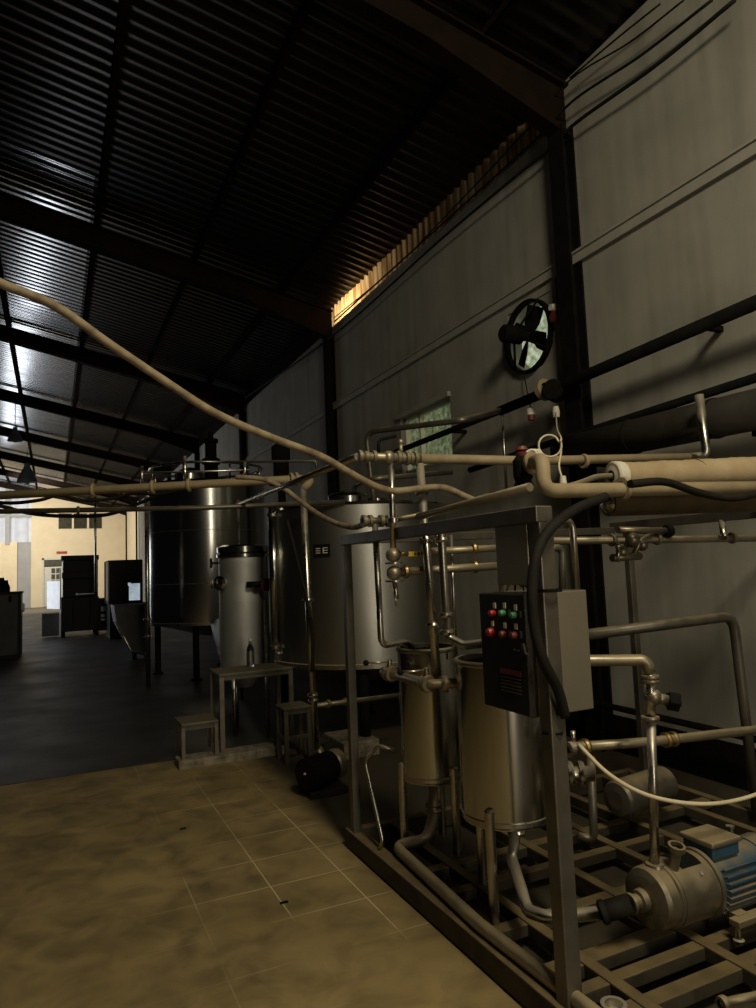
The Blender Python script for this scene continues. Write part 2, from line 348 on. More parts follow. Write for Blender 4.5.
for i, y in enumerate(FR):
    rf = MB(); b = .09
    for w, a0, a1 in ((.08, .1, .125), (.012, .11, .42), (.08, .415, .44)):
        # flanges follow the slope, haunch deepens near the wall
        def pt(x, d): return rz(x)-d
        xs = [XR, 2.9, WX]
        for xa, xb in zip(xs, xs[1:]):
            ex1 = .0; ex2 = 0 if xb < WX else (.2 if a0 > .3 else 0)
            e2 = .2 if (xb == WX and a1 > .3) else 0
            rf.add([(xa, y-w, pt(xa, a1)), (xb, y-w, pt(xb, a1+e2)), (xb, y-w, pt(xb, a0+ex2)), (xa, y-w, pt(xa, a0)),
                    (xa, y+w, pt(xa, a1)), (xb, y+w, pt(xb, a1+e2)), (xb, y+w, pt(xb, a0+ex2)), (xa, y+w, pt(xa, a0))],
                   [(0, 1, 2, 3), (7, 6, 5, 4), (0, 4, 5, 1), (1, 5, 6, 2), (2, 6, 7, 3), (3, 7, 4, 0)])
    o = struct(rf.build('roof_rafter', 'beam'), 'sloping steel rafter across the hall'); o['group'] = 'roof rafters'
    cl = MB()
    cl.box((WX-.14, y-.1, 0), (WX-.12, y+.1, rz(WX)-.55)).box((WX-.02, y-.1, 0), (WX, y+.1, rz(WX)-.55)).box((WX-.12, y-.012, 0), (WX-.02, y+.012, rz(WX)-.55))
    o = struct(cl.build('wall_column', 'paint'), 'black steel column against the side wall'); o['group'] = 'steel columns along the side wall'
for x in (-5.45, -3.95, -2.44, -.93, .58, 2.04, 3.5):
    p = MB(); z = rz(x)-.005
    p.box((x-.035, -6, z-.1), (x-.025, YE, z)).box((x-.035, -6, z-.1), (x+.035, YE, z-.09)).box((x-.035, -6, z-.012), (x+.035, YE, z))
    o = struct(p.build('roof_purlin', 'beam'), 'long steel purlin under the roof sheets'); o['group'] = 'roof purlins'
# far end wall: cream block, door, window; pale cladding bay to the left
xl = RY(31, 560, YE).x
zt = rz(xl)+.3
d0, d1, dz = RY(42, 560, YE).x, RY(64, 560, YE).x, RY(50, 558, YE).z
w0, w1, wza, wzb = RY(57.5, 520, YE).x, RY(103, 520, YE).x, RY(80, 529, YE).z, RY(80, 513, YE).z
cw = MB()
cw.box((xl, YE, 0), (d0, YE+.3, zt)); cw.box((d0, YE, dz), (d1, YE+.3, wza)); cw.box((d1, YE, 0), (WX, YE+.3, wza))
cw.box((d0, YE, wzb), (WX, YE+.3, zt)); cw.box((d0, YE, wza), (w0, YE+.3, wzb)); cw.box((w1, YE, wza), (WX, YE+.3, wzb))
struct(cw.build('wall_back', 'cream'), 'cream painted end wall of the hall')
struct(MB().box((WX-.06, 40.9, .3), (WX-.012, YE, 5.9)).build('wall_right_cream', 'cream'), 'cream painted end stretch of the side wall')
dr = bpy.data.objects.new('door_1', None); COL.objects.link(dr); dr.location = ((d0+d1)/2, YE, 0); struct(dr, 'panelled white door with glazing bars in the end wall')
fr = MB(); fr.box((d0, YE-.02, 0), (d0+.12, YE+.1, dz)).box((d1-.12, YE-.02, 0), (d1, YE+.1, dz)).box((d0, YE-.02, dz-.12), (d1, YE+.1, dz)).build('door_frame', 'white', dr)
lf = MB(); lf.box((d0+.12, YE+.04, .02), (d1-.12, YE+.08, dz-.55)).build('door_leaf', 'white', dr)
MB().box((d0+.12, YE+.03, dz-.5), (d1-.12, YE+.07, dz-.15)).build('transom', 'glassdark', dr)
gx0, gx1 = d0+.5, d1-.2
for i in range(2):
    for j in range(5):
        a = gx0+(gx1-gx0)*i/2+.03; b = gx0+(gx1-gx0)*(i+1)/2-.03; z = .55+j*.38
        MB().box((a, YE+.02, z), (b, YE+.05, z+.31)).build('pane', 'glassdark', dr)
wn = bpy.data.objects.new('window_1', None); COL.objects.link(wn); wn.location = ((w0+w1)/2, YE, wza); struct(wn, 'high window of three dark louvred panes in the end wall')
fm = MB()
for i in range(4):
    x = w0+(w1-w0)*i/3; fm.box((x-.06, YE-.02, wza), (x+.06, YE+.08, wzb))
fm.box((w0, YE-.02, wza-.06), (w1, YE+.08, wza+.02)).box((w0, YE-.02, wzb-.02), (w1, YE+.08, wzb+.06)).build('window_frame', 'cream', wn)
for i in range(3):
    lv = MB(); a = w0+(w1-w0)*i/3+.06; b = w0+(w1-w0)*(i+1)/3-.06
    for j in range(7):
        z = wza+(wzb-wza)*(j+.5)/7; lv.bar((a, YE+.1, z), (b, YE+.1, z), .02, (wzb-wza)/7*1.05, up=(0, .35, 1))
    lv.build('louvre', 'glassdark', wn)
# pale translucent cladding bay + partition left of the cream block
YC = YE+.1
cb = MB(); nn = 60; xa, xb = -9.0, xl
vs = []
for i in range(nn+1):
    x = xa+(xb-xa)*i/nn; y = YC+.06*math.sin(i*1.4)
    vs += [(x, y, 4.05), (x, y, rz(x)+.2)]
cb.add(vs, [(2*i, 2*i+2, 2*i+3, 2*i+1) for i in range(nn)])
struct(cb.build('wall_back_cladding', 'sheet'), 'pale cladding sheets high on the far end bay')
gd = MB()
for x in (RY(7.5, 530, YE).x, RY(-20, 530, YE).x): gd.box((x-.12, YE-.12, 3.9), (x+.12, YE, rz(x)))
gd.box((-9, YE-.1, 5.6), (xl, YE, 5.75))
struct(gd.build('trim_3', 'greywall'), 'grey girts across the far cladding')
lw = MB(); xq = RY(17, 590, YE).x; xq0 = RY(11.5, 590, YE).x
lw.box((-9, YE-.05, 0), (xq, YE+.05, 4.05)); lw.box((xq0, YE-.16, 0), (xq, YE-.05, 4.1))
struct(lw.build('wall_partition', 'cream'), 'low cream partition under the pale cladding')
struct(MB().box((xq, YE-.02, 0), (xl, YE+.1, 4.05)).box((xq, YE-.05, 2.75), (xl, YE-.02, 2.9)).build('door_2', 'greywall'), 'grey sliding door beside the cream end wall')
rs = MB(); a, b = RY(56.5, 553, YE-.03), RY(67, 551.5, YE-.03)
tag(MB().box((a.x, YE-.03, a.z-.06), (b.x, YE-.001, a.z+.1)).build('wall_sign', 'red'), 'thin red sign strip over the dark machine on the end wall', 'sign')
# wall window (daylit trees outside painted on a glowing pane)
ww = bpy.data.objects.new('window_2', None); COL.objects.link(ww); ww.location = (WX+.1, (wy0+wy1)/2, wz0); struct(ww, 'small window with trees outside painted on glowing panes in the side wall')
MB().box((WX+.12, wy0, wz0), (WX+.14, wy1, wz1)).build('pane', 'foliage_pane', ww)
fm = MB(); fm.box((WX+.06, wy0, wz0), (WX+.12, wy0+.04, wz1)).box((WX+.06, wy1-.04, wz0), (WX+.12, wy1, wz1)).box((WX+.06, wy0, wz0), (WX+.12, wy1, wz0+.04)).box((WX+.06, wy0, wz1-.04), (WX+.12, wy1, wz1))
fm.box((WX+.06, 8.0, wz0), (WX+.12, 8.04, wz1)).build('window_frame', 'white', ww)
# hinged canopy pipe-like lintel above window
MB().bar((WX-.02, wy0-.02, wz1+.03), (WX-.02, wy1+.05, wz1+.03), .05, .06).build('window_lintel', 'trim', ww)
# ------------------------------------------------------------------ exhaust fan
fc = V((WX, (fy0+fy1)/2, (fz0+fz1)/2))
ft = thing('exhaust_fan', 'black exhaust fan with drum motor set through the side wall', 'fan', fc)
AX = (1, 0, 0)
MB().lathe([(.375, -.05), (.375, .04), (.345, .04), (.345, -.05), (.375, -.05)], fc, AX, 36).build('shroud', 'paint', ft)
MB().lathe([(.34, .16), (.0, .16)], fc, AX, 36).build('rear_view_disc', 'fan_pane', ft)  # glowing disc painted as the daylit view through the fan hole
pl = MB(); nq = 48; ys = .36
for i in range(nq):   # square plate with a round hole
    pass
vs = []
for i in range(nq):
    a = 2*PI*i/nq; c, s_ = math.cos(a), math.sin(a); m_ = max(abs(c), abs(s_))
    vs += [fc+V((.01, c*.34, s_*.34)), fc+V((.01, c/m_*ys, s_/m_*ys)), fc+V((.18, c*.34, s_*.34))]
fs = []
for i in range(nq):
    j = (i+1) % nq; fs += [(3*i, 3*j, 3*j+1, 3*i+1), (3*i, 3*i+2, 3*j+2, 3*j)]
pl.add(vs, fs).build('mounting_plate', 'plaster', ft)
MB().lathe([(0, -.34), (.07, -.34), (.09, -.32), (.09, -.12), (.05, -.1), (.05, 0.02), (0, .02)], fc, AX, 28).build('motor', 'paint', ft)
for i in range(4):
    a = 2*PI*i/4+.5; b_ = MB(); vs = []
    for rr, wd in ((.05, .06), (.17, .12), (.32, .13)):
        for s_ in (-1, 1):
            aa = a+s_*wd/rr*(.5 if rr < .1 else .75); vs.append(fc+V((-.02+s_*.03, math.cos(aa)*rr, math.sin(aa)*rr)))
    vs2 = [p+V((.008, 0, 0)) for p in vs]
    b_.add(vs+vs2, [(0, 1, 3, 2), (2, 3, 5, 4), (7, 6, 8, 9), (9, 8, 10, 11), (0, 2, 8, 6), (2, 4, 10, 8), (1, 7, 9, 3), (3, 9, 11, 5), (4, 5, 11, 10), (0, 6, 7, 1)])
    b_.build('fan_blade', 'paint', ft)
br = MB()
for a in (.6, 2.2, 3.75, 5.3): br.tube([fc+V((-.17, math.cos(a)*.07, math.sin(a)*.07)), fc+V((-.05, math.cos(a)*.37, math.sin(a)*.37))], .012, 8)
br.build('motor_bracket', 'paint', ft)
# red alarm bell on the wall beside the fan
bc = V((WX, 5.06, 4.0)); bt = thing('alarm_bell', 'small dark red round bell with beige cap beside the fan', 'bell', bc)
MB().lathe([(0, -.085), (.05, -.08), (.065, -.05), (.065, -.03), (0, -.03)], bc+V((0, 0, -.03)), AX, 24).build('bell_gong', 'darkred', bt)
MB().lathe([(0, -.1), (.03, -.1), (.04, -.06), (.04, 0), (0, 0)], bc+V((0, 0, .06)), AX, 20).build('cap', 'white', bt)
MB().tube([bc+V((-.01, 0, .09)), bc+V((-.01, .01, .4))], .006, 8).build('wire', 'paint', bt)
# cables slung along the wall top
def wallcable(label, pts, r=.012):
    return tag(MB().tube(catmull(pts), r, 8).build('wall_cable', 'rubber'), label, 'cable', 'cables slung along the top of the side wall')
Xc = WX-.12
wallcable('slack black cable along the wall top, lowest of the set', [RX(735, 0, Xc), RX(655, 66, Xc), RX(577, 122, Xc), RX(545, 152, Xc), RX(440, 240, Xc), RX(331, 337, Xc), RX(245, 398, Xc)], .016)
wallcable('slack black cable along the wall top, second from the bottom', [RX(712, 0, Xc), RX(640, 56, Xc), RX(574, 100, Xc), RX(535, 140, Xc), RX(430, 235, Xc), RX(334, 322, Xc)], .012)
wallcable('thin black cable along the wall top, topmost of the set', [RX(684, 0, Xc), RX(630, 42, Xc), RX(570, 80, Xc), RX(524, 133, Xc), RX(440, 222, Xc), RX(392, 270, Xc), RX(334, 318, Xc)], .008)
wallcable('thin black cable rising from the low corner of the wall top', [RX(660, 4, Xc), RX(615, 40, Xc), RX(570, 78, Xc)], .008)
# ------------------------------------------------------------------ wall pipes
XP = WX-.22
p1 = [RX(790, 288, XP), RX(568, 383, XP), RX(500, 411, XP), RX(396, 452, XP)]
pm = thing('conduit_pipe', 'thick black conduit pipe running along the side wall past the fan', 'pipe', p1[1])
MB().tube([p1[0], p1[1], p1[2]], .05, 14).build('pipe_run', 'paint', pm)
MB().tube([p1[2], p1[3]], .036, 12).build('pipe_run', 'paint', pm)
for q in (RX(700, 326, XP), RX(450, 431, XP)): MB().box(q+V((.03, -.02, -.02)), V((WX-.001, q.y+.02, q.z+.02))).build('bracket', 'paint', pm)
XQ = WX-.3
p2a, p2b = RX(790, 367, XQ), RX(560, 440, XQ)
p2 = pipe('conduit_pipe', 'slimmer black pipe below the thick conduit, above the dark duct', [p2a, p2b, RX(470, 470, XQ)], .032, 'paint', 0)
dc = V((XQ-.02, 0, 0))
da, db = RX(790, 402, XQ+.02), RX(562, 452, XQ+.02)
dt = thing('wall_duct', 'wide dark lagged duct hung on the side wall under the black pipes', 'duct', db)
MB().tube([da, db], .135, 28).build('duct_body', 'duct', dt)
for q in (.25, .6): c = da+(db-da)*q; MB().disc(c, db-da, .142, .03).build('band', 'rubber', dt)
c = RX(690, 420, XQ+.02)
for q in (.12, .85):
    c = da+(db-da)*q; MB().box(c+V((0, -.02, -.17)), V((WX-.001, c.y+.02, c.z-.13))).build('bracket', 'paint', dt)
# junction box with white plug and coiled cable on the conduit
jb = RX(555, 391, XP-.02)
jt = thing('junction_box', 'round black junction box with beige collar on the thick conduit', 'electrical box', jb)
MB().lathe([(0, -.085), (.085, -.085), (.1, -.07), (.1, .06), (0, .06)], jb, (.85, .5, 0), 28).build('box_body', 'black', jt)
MB().lathe([(.06, -.03), (.1, -.03), (.1, .03), (.06, .03)], jb+V((-.02, .12, .04)), (0, 1, -.2), 24).build('collar', 'beige', jt)
pg = RX(556, 412, XP-.04)
ct = thing('coiled_cable', 'cream cable with plug hanging in a loop below the junction box', 'cable', RX(566, 483, 3.0))
MB().lathe([(0, -.05), (.03, -.05), (.034, .0), (.026, .05), (0, .05)], pg, (0, 0, 1), 18).build('plug', 'white', ct)
lc = RY(549, 446, 2.85); loop = []
u_, w_ = V((.9, -.42, 0)), V((0, 0, 1))
loop = [pg, RX(557, 428, 3.6), RY(561, 438, 2.9)]
for i in range(0, 16):
    a = .35+2*PI*i/15; loop.append(lc+(u_*math.cos(a)+w_*math.sin(a))*.058+V((0, -.012*i/15, 0)))
loop += [RY(561, 452, 2.82), RY(559, 466, 2.8), RY(562, 478, 2.75)]
MB().tube(catmull(loop, 6), .0055, 8).build('wire', 'cable', ct)
MB().lathe([(0, -.025), (.02, -.025), (.015, .025), (0, .025)], RY(563, 481, 2.72), (0, 0, 1), 16).build('plug', 'white', ct)
st = thing('hanging_socket', 'beige and dark red socket hanging on a wire below the fan', 'socket', RX(531, 419, XP-.02))
c = RX(531, 414, XP-.02)
MB().lathe([(0, -.01), (.04, -.01), (.04, .05), (.025, .06), (0, .06)], c, (0, 0, 1), 18).build('socket_cap', 'white', st)
MB().lathe([(0, -.06), (.03, -.06), (.036, -.01), (0, -.01)], c, (0, 0, 1), 18).build('socket_body', 'darkred', st)
MB().tube(catmull([c+V((0, 0, .06)), RX(527, 390, WX-.1), RX(524, 374, WX-.05)]), .006, 8).build('wire', 'rubber', st)
# red topped actuator with black body on the near pipe
at = thing('valve_actuator', 'black valve actuator with small red top beside the big beige elbow', 'valve', RY(526, 492, 2.55))
a0 = RY(524, 489, 2.55); a1 = RY(524, 452, 2.55)
MB().lathe([(0, 0), (.04, 0), (.045, .02), (.036, .035), (.045, .055), (.045, .13), (.03, .15), (0, .15)], a0, (0, 0, 1), 24).build('actuator_body', 'black', at)
MB().lathe([(0, .15), (.028, .15), (.032, .165), (.015, .172), (.03, .18), (.022, .196), (0, .196)], a0, (0, 0, 1), 20).build('actuator_top', 'darkred', at)
wr = MB()
for i in range(3):
    cc = RY(530, 461, 2.52)+V((0, 0, .0))
    wr.tube([cc+V((.03*math.sin(a)*.4+.01*i, -.055*math.cos(a)*.3, .052*math.sin(a+.2*i)))+V((.03*math.cos(a), 0, 0)) for a in [2*PI*q/18 for q in range(19)]], .006, 8)
wr.build('wire_wrap', 'white', at)
# branch pipe from the conduit to the tank, shaped like a gallows
tk = V((2.9, 6.6, 0))
pipe('branch_pipe', 'dark gallows shaped pipe from the wall conduit down to the tank with plate', [RX(502, 410, XP), RX(464, 420, 3.5), RX(366, 432, 2.95), RX(371, 478, 2.98), RX(376, 512, 3.0)], .03, 'frame', .12, [(RX(371.5, 485, 2.98), (0, 0, 1))])
pipe('arch_pipe', 'dark arched pipe rising from the tank top in front of the side wall', [RX(356, 521, 2.75), RX(353, 485, 2.75), RX(372, 479, 2.75), RX(452, 472, 3.6)], .026, 'frame', .12)
pipe('drop_pipe', 'thin bright vertical tube dropping from the black conduit past the beam', [RX(502, 412, XP), RX(507, 497, XP)], .015, 'steel', 0)
# ------------------------------------------------------------------ skid frame
SX0, SX1, SY0, SY1, SZ = 1.6, 3.8, 1.15, 3.93, .11
sk = thing('skid_frame', 'low steel skid frame with posts and top beams carrying the vessels and pump', 'frame', (SX0, 2.0, 0))
def rail(p, q, w, h, name='rail', m='rail'): MB().bar(p, q, w, h).build(name, m, sk, .006)
rail((SX0+.02, SY0, SZ-.05), (SX0+.02, SY1+.05, SZ-.05), .08, .1)
rail((SX1, SY0, SZ-.05), (SX1, SY1+.05, SZ-.05), .06, .1)
rail((SX0+.06, SY1+.02, SZ-.05), (SX1-.03, SY1+.02, SZ-.05), .06, .1)
rail((SX0+.06, SY0, SZ-.05), (SX1-.03, SY0, SZ-.05), .06, .1)
for x, a, b in ((1.87, SY0+.03, SY1-.01), (2.36, SY0+.03, SY1-.01), (2.75, 2.5, SY1-.01), (3.1, 2.2, SY1-.01), (3.55, 1.9, SY1-.01)):
    rail((x, a, SZ-.03), (x, b, SZ-.03), .055, .06)
for y, xa, xb, w in ((3.25, 1.66, 3.77, .07), (2.99, 1.66, 3.1, .06), (2.6, 1.66, 3.77, .07), (2.26, 1.66, 3.77, .085), (2.11, 1.66, 3.77, .06), (1.95, 1.66, 3.1, .07), (1.55, 1.66, 3.77, .07)):
    MB().bar((xa, y, SZ-.032), (xb, y, SZ-.032), w, .05).build('cross_bar', 'rail', sk, .004)
for x, y in ((SX0+.02, SY1-.55), (SX0+.02, 1.6), (SX0+.02, SY1), (SX1, SY1), (SX1, 1.6), (SX0+.02, 2.3)):
    MB().lathe([(0, 0), (.03, 0), (.03, .012), (.016, .014), (.016, .03), (0, .03)], (x, y, 0), (0, 0, 1), 16).build('foot', 'rail', sk)
PT = 1.85
def post(x, y, w, top=PT, name='post'):
    return MB().box((x-w/2, y-w/2, SZ-.01), (x+w/2, y+w/2, top)).build(name, 'frame', sk, .005)
post(1.635, 2.055, .066); post(1.62, 3.9, .05)
post(3.79, 3.78, .05); post(3.79, 2.05, .05)
def beam(p, q, w=.05, h=.06): MB().bar(p, q, w, h).build('top_beam', 'frame', sk, .004)
beam((1.615, 2.02, PT-.03), (1.615, 3.93, PT-.03)); beam((3.79, 2.02, PT+.03), (3.79, 3.93, PT+.03), .05, .06)
beam((1.65, 3.9, PT-.03), (3.765, 3.9, PT), .05, .05)
MB().box((1.6, 2.095, 1.56), (1.615, 2.3, PT-.06)).build('mounting_plate', 'cabinet', sk, .003)
MB().lathe([(0, 0), (.038, 0), (.044, .01), (.044, .04), (.03, .04), (.03, .012), (0, .012)], (1.72, 1.93, SZ+.0), (0, 0, 1), 24).build('pipe_socket', 'steel', sk)
# ------------------------------------------------------------------ open steel vessels
def vessel(label, c, r, zb, zt, legs, foot=SZ-.005):
    t = thing('steel_vessel', label, 'vessel', (c[0], c[1], foot), 'open steel vessels on the skid')
    C = V((c[0], c[1], 0))
    MB().lathe([(.025, zb-.05), (r*.55, zb-.03), (r, zb+.0), (r, zt), (r-.012, zt), (r-.012, zb+.02), (0, zb+.0)], C, (0, 0, 1), 56).build('shell', 'tank', t)
    MB().lathe([(r, zt-.02), (r+.008, zt-.012), (r+.008, zt-.002), (r, zt+.004), (r-.014, zt+.004), (r-.014, zt-.02)], C, (0, 0, 1), 56).build('rim', 'steel', t)
    MB().lathe([(r, zb+.035), (r+.004, zb+.03), (r+.004, zb+.012), (r, zb+.004)], C, (0, 0, 1), 56).build('weld_band', 'steel', t)
    for a in legs:
        p = C+V((math.cos(a), math.sin(a), 0))*(r+.005)
        MB().lathe([(0, foot), (.023, foot), (.023, zb+.08), (.014, zb+.09), (0, zb+.09)], p, (0, 0, 1), 16).build('leg', 'steel', t)
    return t
v2c = (1.905, 2.765); a_ = math.radians(214)
v2 = vessel('larger open steel vessel half behind the control cabinet', v2c,   .205, .485, 1.2, [a_, a_+2*PI/3, a_+4*PI/3])
v1c = (1.915, 3.485); a1_ = math.radians(165)
v1 = vessel('smaller open steel vessel under the valve manifold', v1c,   .165, .475, 1.19, [a1_, a1_+2*PI/3, a1_+4*PI/3])
# lid of sorts standing behind the vessels: flange on the side of the big vessel
f2 = V((v2c[0]+.19, v2c[1]-.1, .66))
pipe('outlet_stub', 'clamped outlet stub on the side of the larger open vessel', [f2, f2+V((.17, -.09, 0))], .035, 'steel', 0, [(f2+V((.03, -.016, 0)), (.88, -.47, 0)), (f2+V((.075, -.04, 0)), (.88, -.47, 0)), (f2+V((.12, -.064, 0)), (.88, -.47, 0))])
# suction pipe under the big vessel to the pump
pb = V((v2c[0]+.02, v2c[1]-.04, .45))
q1 = RY(548, 918, 2.32); q2 = RY(600, 913, 2.25)
su = pipe('suction_pipe', 'bent steel suction pipe from the larger vessel down to the pump', [pb, RY(512, 860, 2.68), RY(528, 911, 2.45), q1, q2], .026, 'steel', .07, [(pb+V((0, 0, -.03)), (0, 0, 1))])
# drain pipe running along the left rail from the smaller vessel
dp = V((v1c[0], v1c[1], .46))
zr = .165
pipe('drain_pipe', 'dusty drain pipe running along the left rail from the smaller vessel', [dp, V((dp.x-.01, dp.y-.02, .27)), RZ(426, 840, .2), RZ(394, 845, .15), RZ(480, 925, .14), RZ(585, 1006, .14), RZ(640, 1050, .14)], .028, 'dusty', .06, [(V((dp.x, dp.y, .33)), (0, 0, 1)), (V((dp.x, dp.y-.005, .3)), (0, 0, 1))])
tag(MB().tube(fillet([V((1.74, 3.58, .62)), RX(378, 745, 1.66), RX(365, 762, 1.62), RX(383, 842, 1.63), RX(379, 850, 1.62)], .05), .011, 10).build('bent_tube', 'steel'), 'thin bent tube hooked over the far end of the left rail', 'tube')
# ------------------------------------------------------------------ manifold with two lever valves
mf0, mf1 = RX(388, 669, 1.64), RX(430, 689, 1.64)
mf0.z = mf1.z = (mf0.z+mf1.z)/2
mt = thing('valve_manifold', 'steel valve manifold with two ball ended levers at the smaller vessel', 'manifold', mf1)
m2 = V((v2c[0]-.19, mf1.y-.06, mf1.z+.0))
MB().tube([mf0+V((.0, .06, 0)), mf1, V((1.70, mf1.y-.02, mf1.z)), V((1.80, 2.86, mf1.z+.005))], .024, bend=.05).build('pipe_run', 'dusty', mt)
for c, ax in ((mf0, (0, 1, 0)), (mf0+V((0, -.045, 0)), (0, 1, 0)), (mf1+V((0, .05, 0)), (0, 1, 0)), (mf1+V((0.0, .015, 0)), (0, 1, 0)), (V((1.71, mf1.y-.03, mf1.z)), (.8, -.5, 0))):
    MB().lathe([(.02, -.014), (.038, -.014), (.042, 0), (.038, .014), (.02, .014)], c, ax, 22).build('clamp', 'dusty', mt)
for c in (mf0+V((0, -.02, 0)), mf1+V((0, .03, 0))):
    MB().lathe([(.03, 0), (.03, .02), (.014, .03), (.014, .075), (0, .075)], c, (0, 0, 1), 16).build('valve_stem', 'steel', mt)
    e = c+V((-.12, .04, .062))
    h = MB().tube([c+V((0, 0, .062)), e], .006, 8).build('lever', 'steel', mt)
    MB().ball(e, .016).build('lever_knob', 'black', mt)
# riser from the manifold up to the top header
hY = 3.05
rt = RY(421, 462, hY); rb = mf1+V((.02, .0, .03))
hz = RY(470, 460.5, 3.2).z
pa = V((1.77, 3.2, hz)); pb_ = V((1.715, mf1.y+.01, mf1.z+.02))
r0, r1 = RX(437, 676, 1.7), pa-V((0, 0, .03))
pipe('riser_pipe', 'steel riser from the valve manifold up to the beige top header', [r0, r1], .022, 'steel', 0,
     [(r0+(r1-r0)*q, r1-r0) for q in (.86, .62, .22)])
# top header: beige horizontal pipe to the vertical at the wall
we = RX(704, 449, 4.1)
hd_ = pipe('header_pipe', 'beige horizontal header pipe with upright steel tail at the side wall', [pa, V((2.5, 3.2, hz+.01)), RX(690, 457, 3.84)], .027, 'beige', .0, [(V((2.9, 3.2, hz+.02)), (1, 0, 0))])
u_ = MB().tube([RX(690, 457, 3.84), RX(707, 456, 3.9), RX(699, 395, 3.9)], .029, bend=.07).build('upright_tail', 'steel', hd_); u_['label'] = 'bright steel upright tail'
# left part of the header: coupling, valve body, bolts
ht = thing('header_valve', 'dusty brass lever valve on the left end of the top header', 'valve', pa-V((.1, 0, .05)))
ha, hb = V((1.41, 3.2, hz+.0)), pa
MB().tube([ha+V((.0, 0, 0)), hb], .024, 14).build('pipe_run', 'dusty', ht)
for x, r in ((1.42, .034), (1.455, .03), (1.50, .034), (1.64, .036), (1.665, .03), (1.69, .038), (1.715, .032), (1.74, .038)):
    MB().lathe([(.02, -.011), (r, -.009), (r, .009), (.02, .011)], V((x, 3.2, hz)), (1, 0, 0), 18).build('coupling', 'dusty', ht)
MB().ball(V((1.585, 3.2, hz)), .036).build('valve_body', 'dusty', ht)
MB().tube([V((1.53, 3.2, hz+.02)), V((1.53, 3.2, hz+.075)), V((1.545, 3.2, hz+.095)), V((1.63, 3.19, hz+.115))], .009, 8, bend=.03).build('lever', 'black', ht)
MB().tube([V((1.66, 3.2, hz+.02)), V((1.66, 3.2, hz+.075))], .012, 8).ball(V((1.66, 3.2, hz+.085)), .018).build('bolt', 'dusty', ht)
# diagonal pipe running back from the header valve
pipe('long_pipe', 'long slim steel pipe running back from the header valve above the floor', [ha, RX(238, 504.5, 1.55)], .02, 'steel', 0)
# second upright with two ball valves and tap
bx, by = 1.59, 3.2
zb1, zb2, zb3 = RY(391, 555, by).z, RY(391, 573, by).z, RY(393, 606, by).z
bt = thing('sampling_valve', 'steel upright with two round valve bodies and a small spout', 'valve', (bx, by, zb3))
MB().tube([(bx+.01, by, hz-.02), (bx, by, zb1)], .016, 12).build('pipe_run', 'steel', bt)
MB().lathe([(.02, -.012), (.03, -.012), (.03, .012), (.02, .012)], V((bx+.008, by, hz-.33)), (0, 0, 1), 18).build('clamp', 'steel', bt)
for z in (zb1, zb2):
    MB().ball(V((bx, by, z)), .041, 20, .9).build('valve_body', 'dusty', bt)
    MB().lathe([(.0, -.004), (.05, -.004), (.05, .004), (0, .004)], V((bx, by, z-.042)), (0, 0, 1), 22).build('flange', 'steel', bt)
MB().tube([(bx, by, zb2-.04), (bx+.005, by, zb2-.1), (bx+.004, by-.01, zb2-.13)], .013, 10).build('spout', 'steel', bt)
MB().tube([(bx, by-.01, zb2-.12), (bx-.003, by-.01, zb3)], .004, 8).build('spout_tip', 'steel', bt)
lv = MB().tube([(bx+.03, by, zb1+.004), (bx+.085, by, zb1+.004)], .011, 10).build('valve_neck', 'brass', bt)
tg = MB().box((bx+.085, by-.006, zb1-.012), (bx+.185, by+.006, zb1+.014)).build('yellow_lever', 'yellow', bt, .003); tg['label'] = 'yellow lever'
lt = MB()
for i, x in enumerate((.125, .145, .165)):
    lt.box((bx+x-.006, by-.0068, zb1-.008), (bx+x-.003, by-.006, zb1+.01)); lt.box((bx+x+.001, by-.0068, zb1-.008), (bx+x+.004, by-.006, zb1+.01))
    lt.bar((bx+x-.0045, by-.0064, zb1+.009), (bx+x+.0025, by-.0064, zb1-.007), .0008, .003)
lt.build('lettering', 'black', tg)
for z, nm, ra in ((zb1+.012, 'upper', .0), (zb2+.004, 'lower', 0)):
    xs = bx+(.19 if nm == 'upper' else .035)
    pipe('cross_pipe', 'dusty %s pipe running across behind the two risers' % nm, [(xs, by+(.05 if nm == 'upper' else 0), z), (2.48, by+.02, z+.012)], .02 if nm == 'upper' else .022, 'dusty', 0, [((xs+.03, by+(.05 if nm == 'upper' else 0), z), (1, 0, 0)), ((2.1, by+.03, z+.01), (1, 0, 0))], cm='brass')
# third upright (U shaped) next to the riser, elbow to the big vessel
cY = 3.02
tp = RY(441, 528, cY); b1 = RY(447, 636, cY)
pipe('return_pipe', 'steel pipe hooked over at top and elbowed into the larger vessel', [tp+V((.05, .12, -.03)), tp+V((0, 0, .012)), b1+V((0, 0, -.005)), b1+V((.05, -.07, -.045)), V((1.97, 2.82, 1.27)), V((2.0, 2.8, 1.2))], .022, 'steel', .05,
     [(RY(442, 540, cY), (0, 0, 1)), (RY(446, 615, cY), (0, 0, 1)), (RY(447, 632, cY), (0, 0, 1))])
pipe('thin_riser', 'thin upright tube just right of the hooked return pipe', [RY(451, 535, 3.3), RY(456, 660, 3.3)], .01, 'steel', 0)
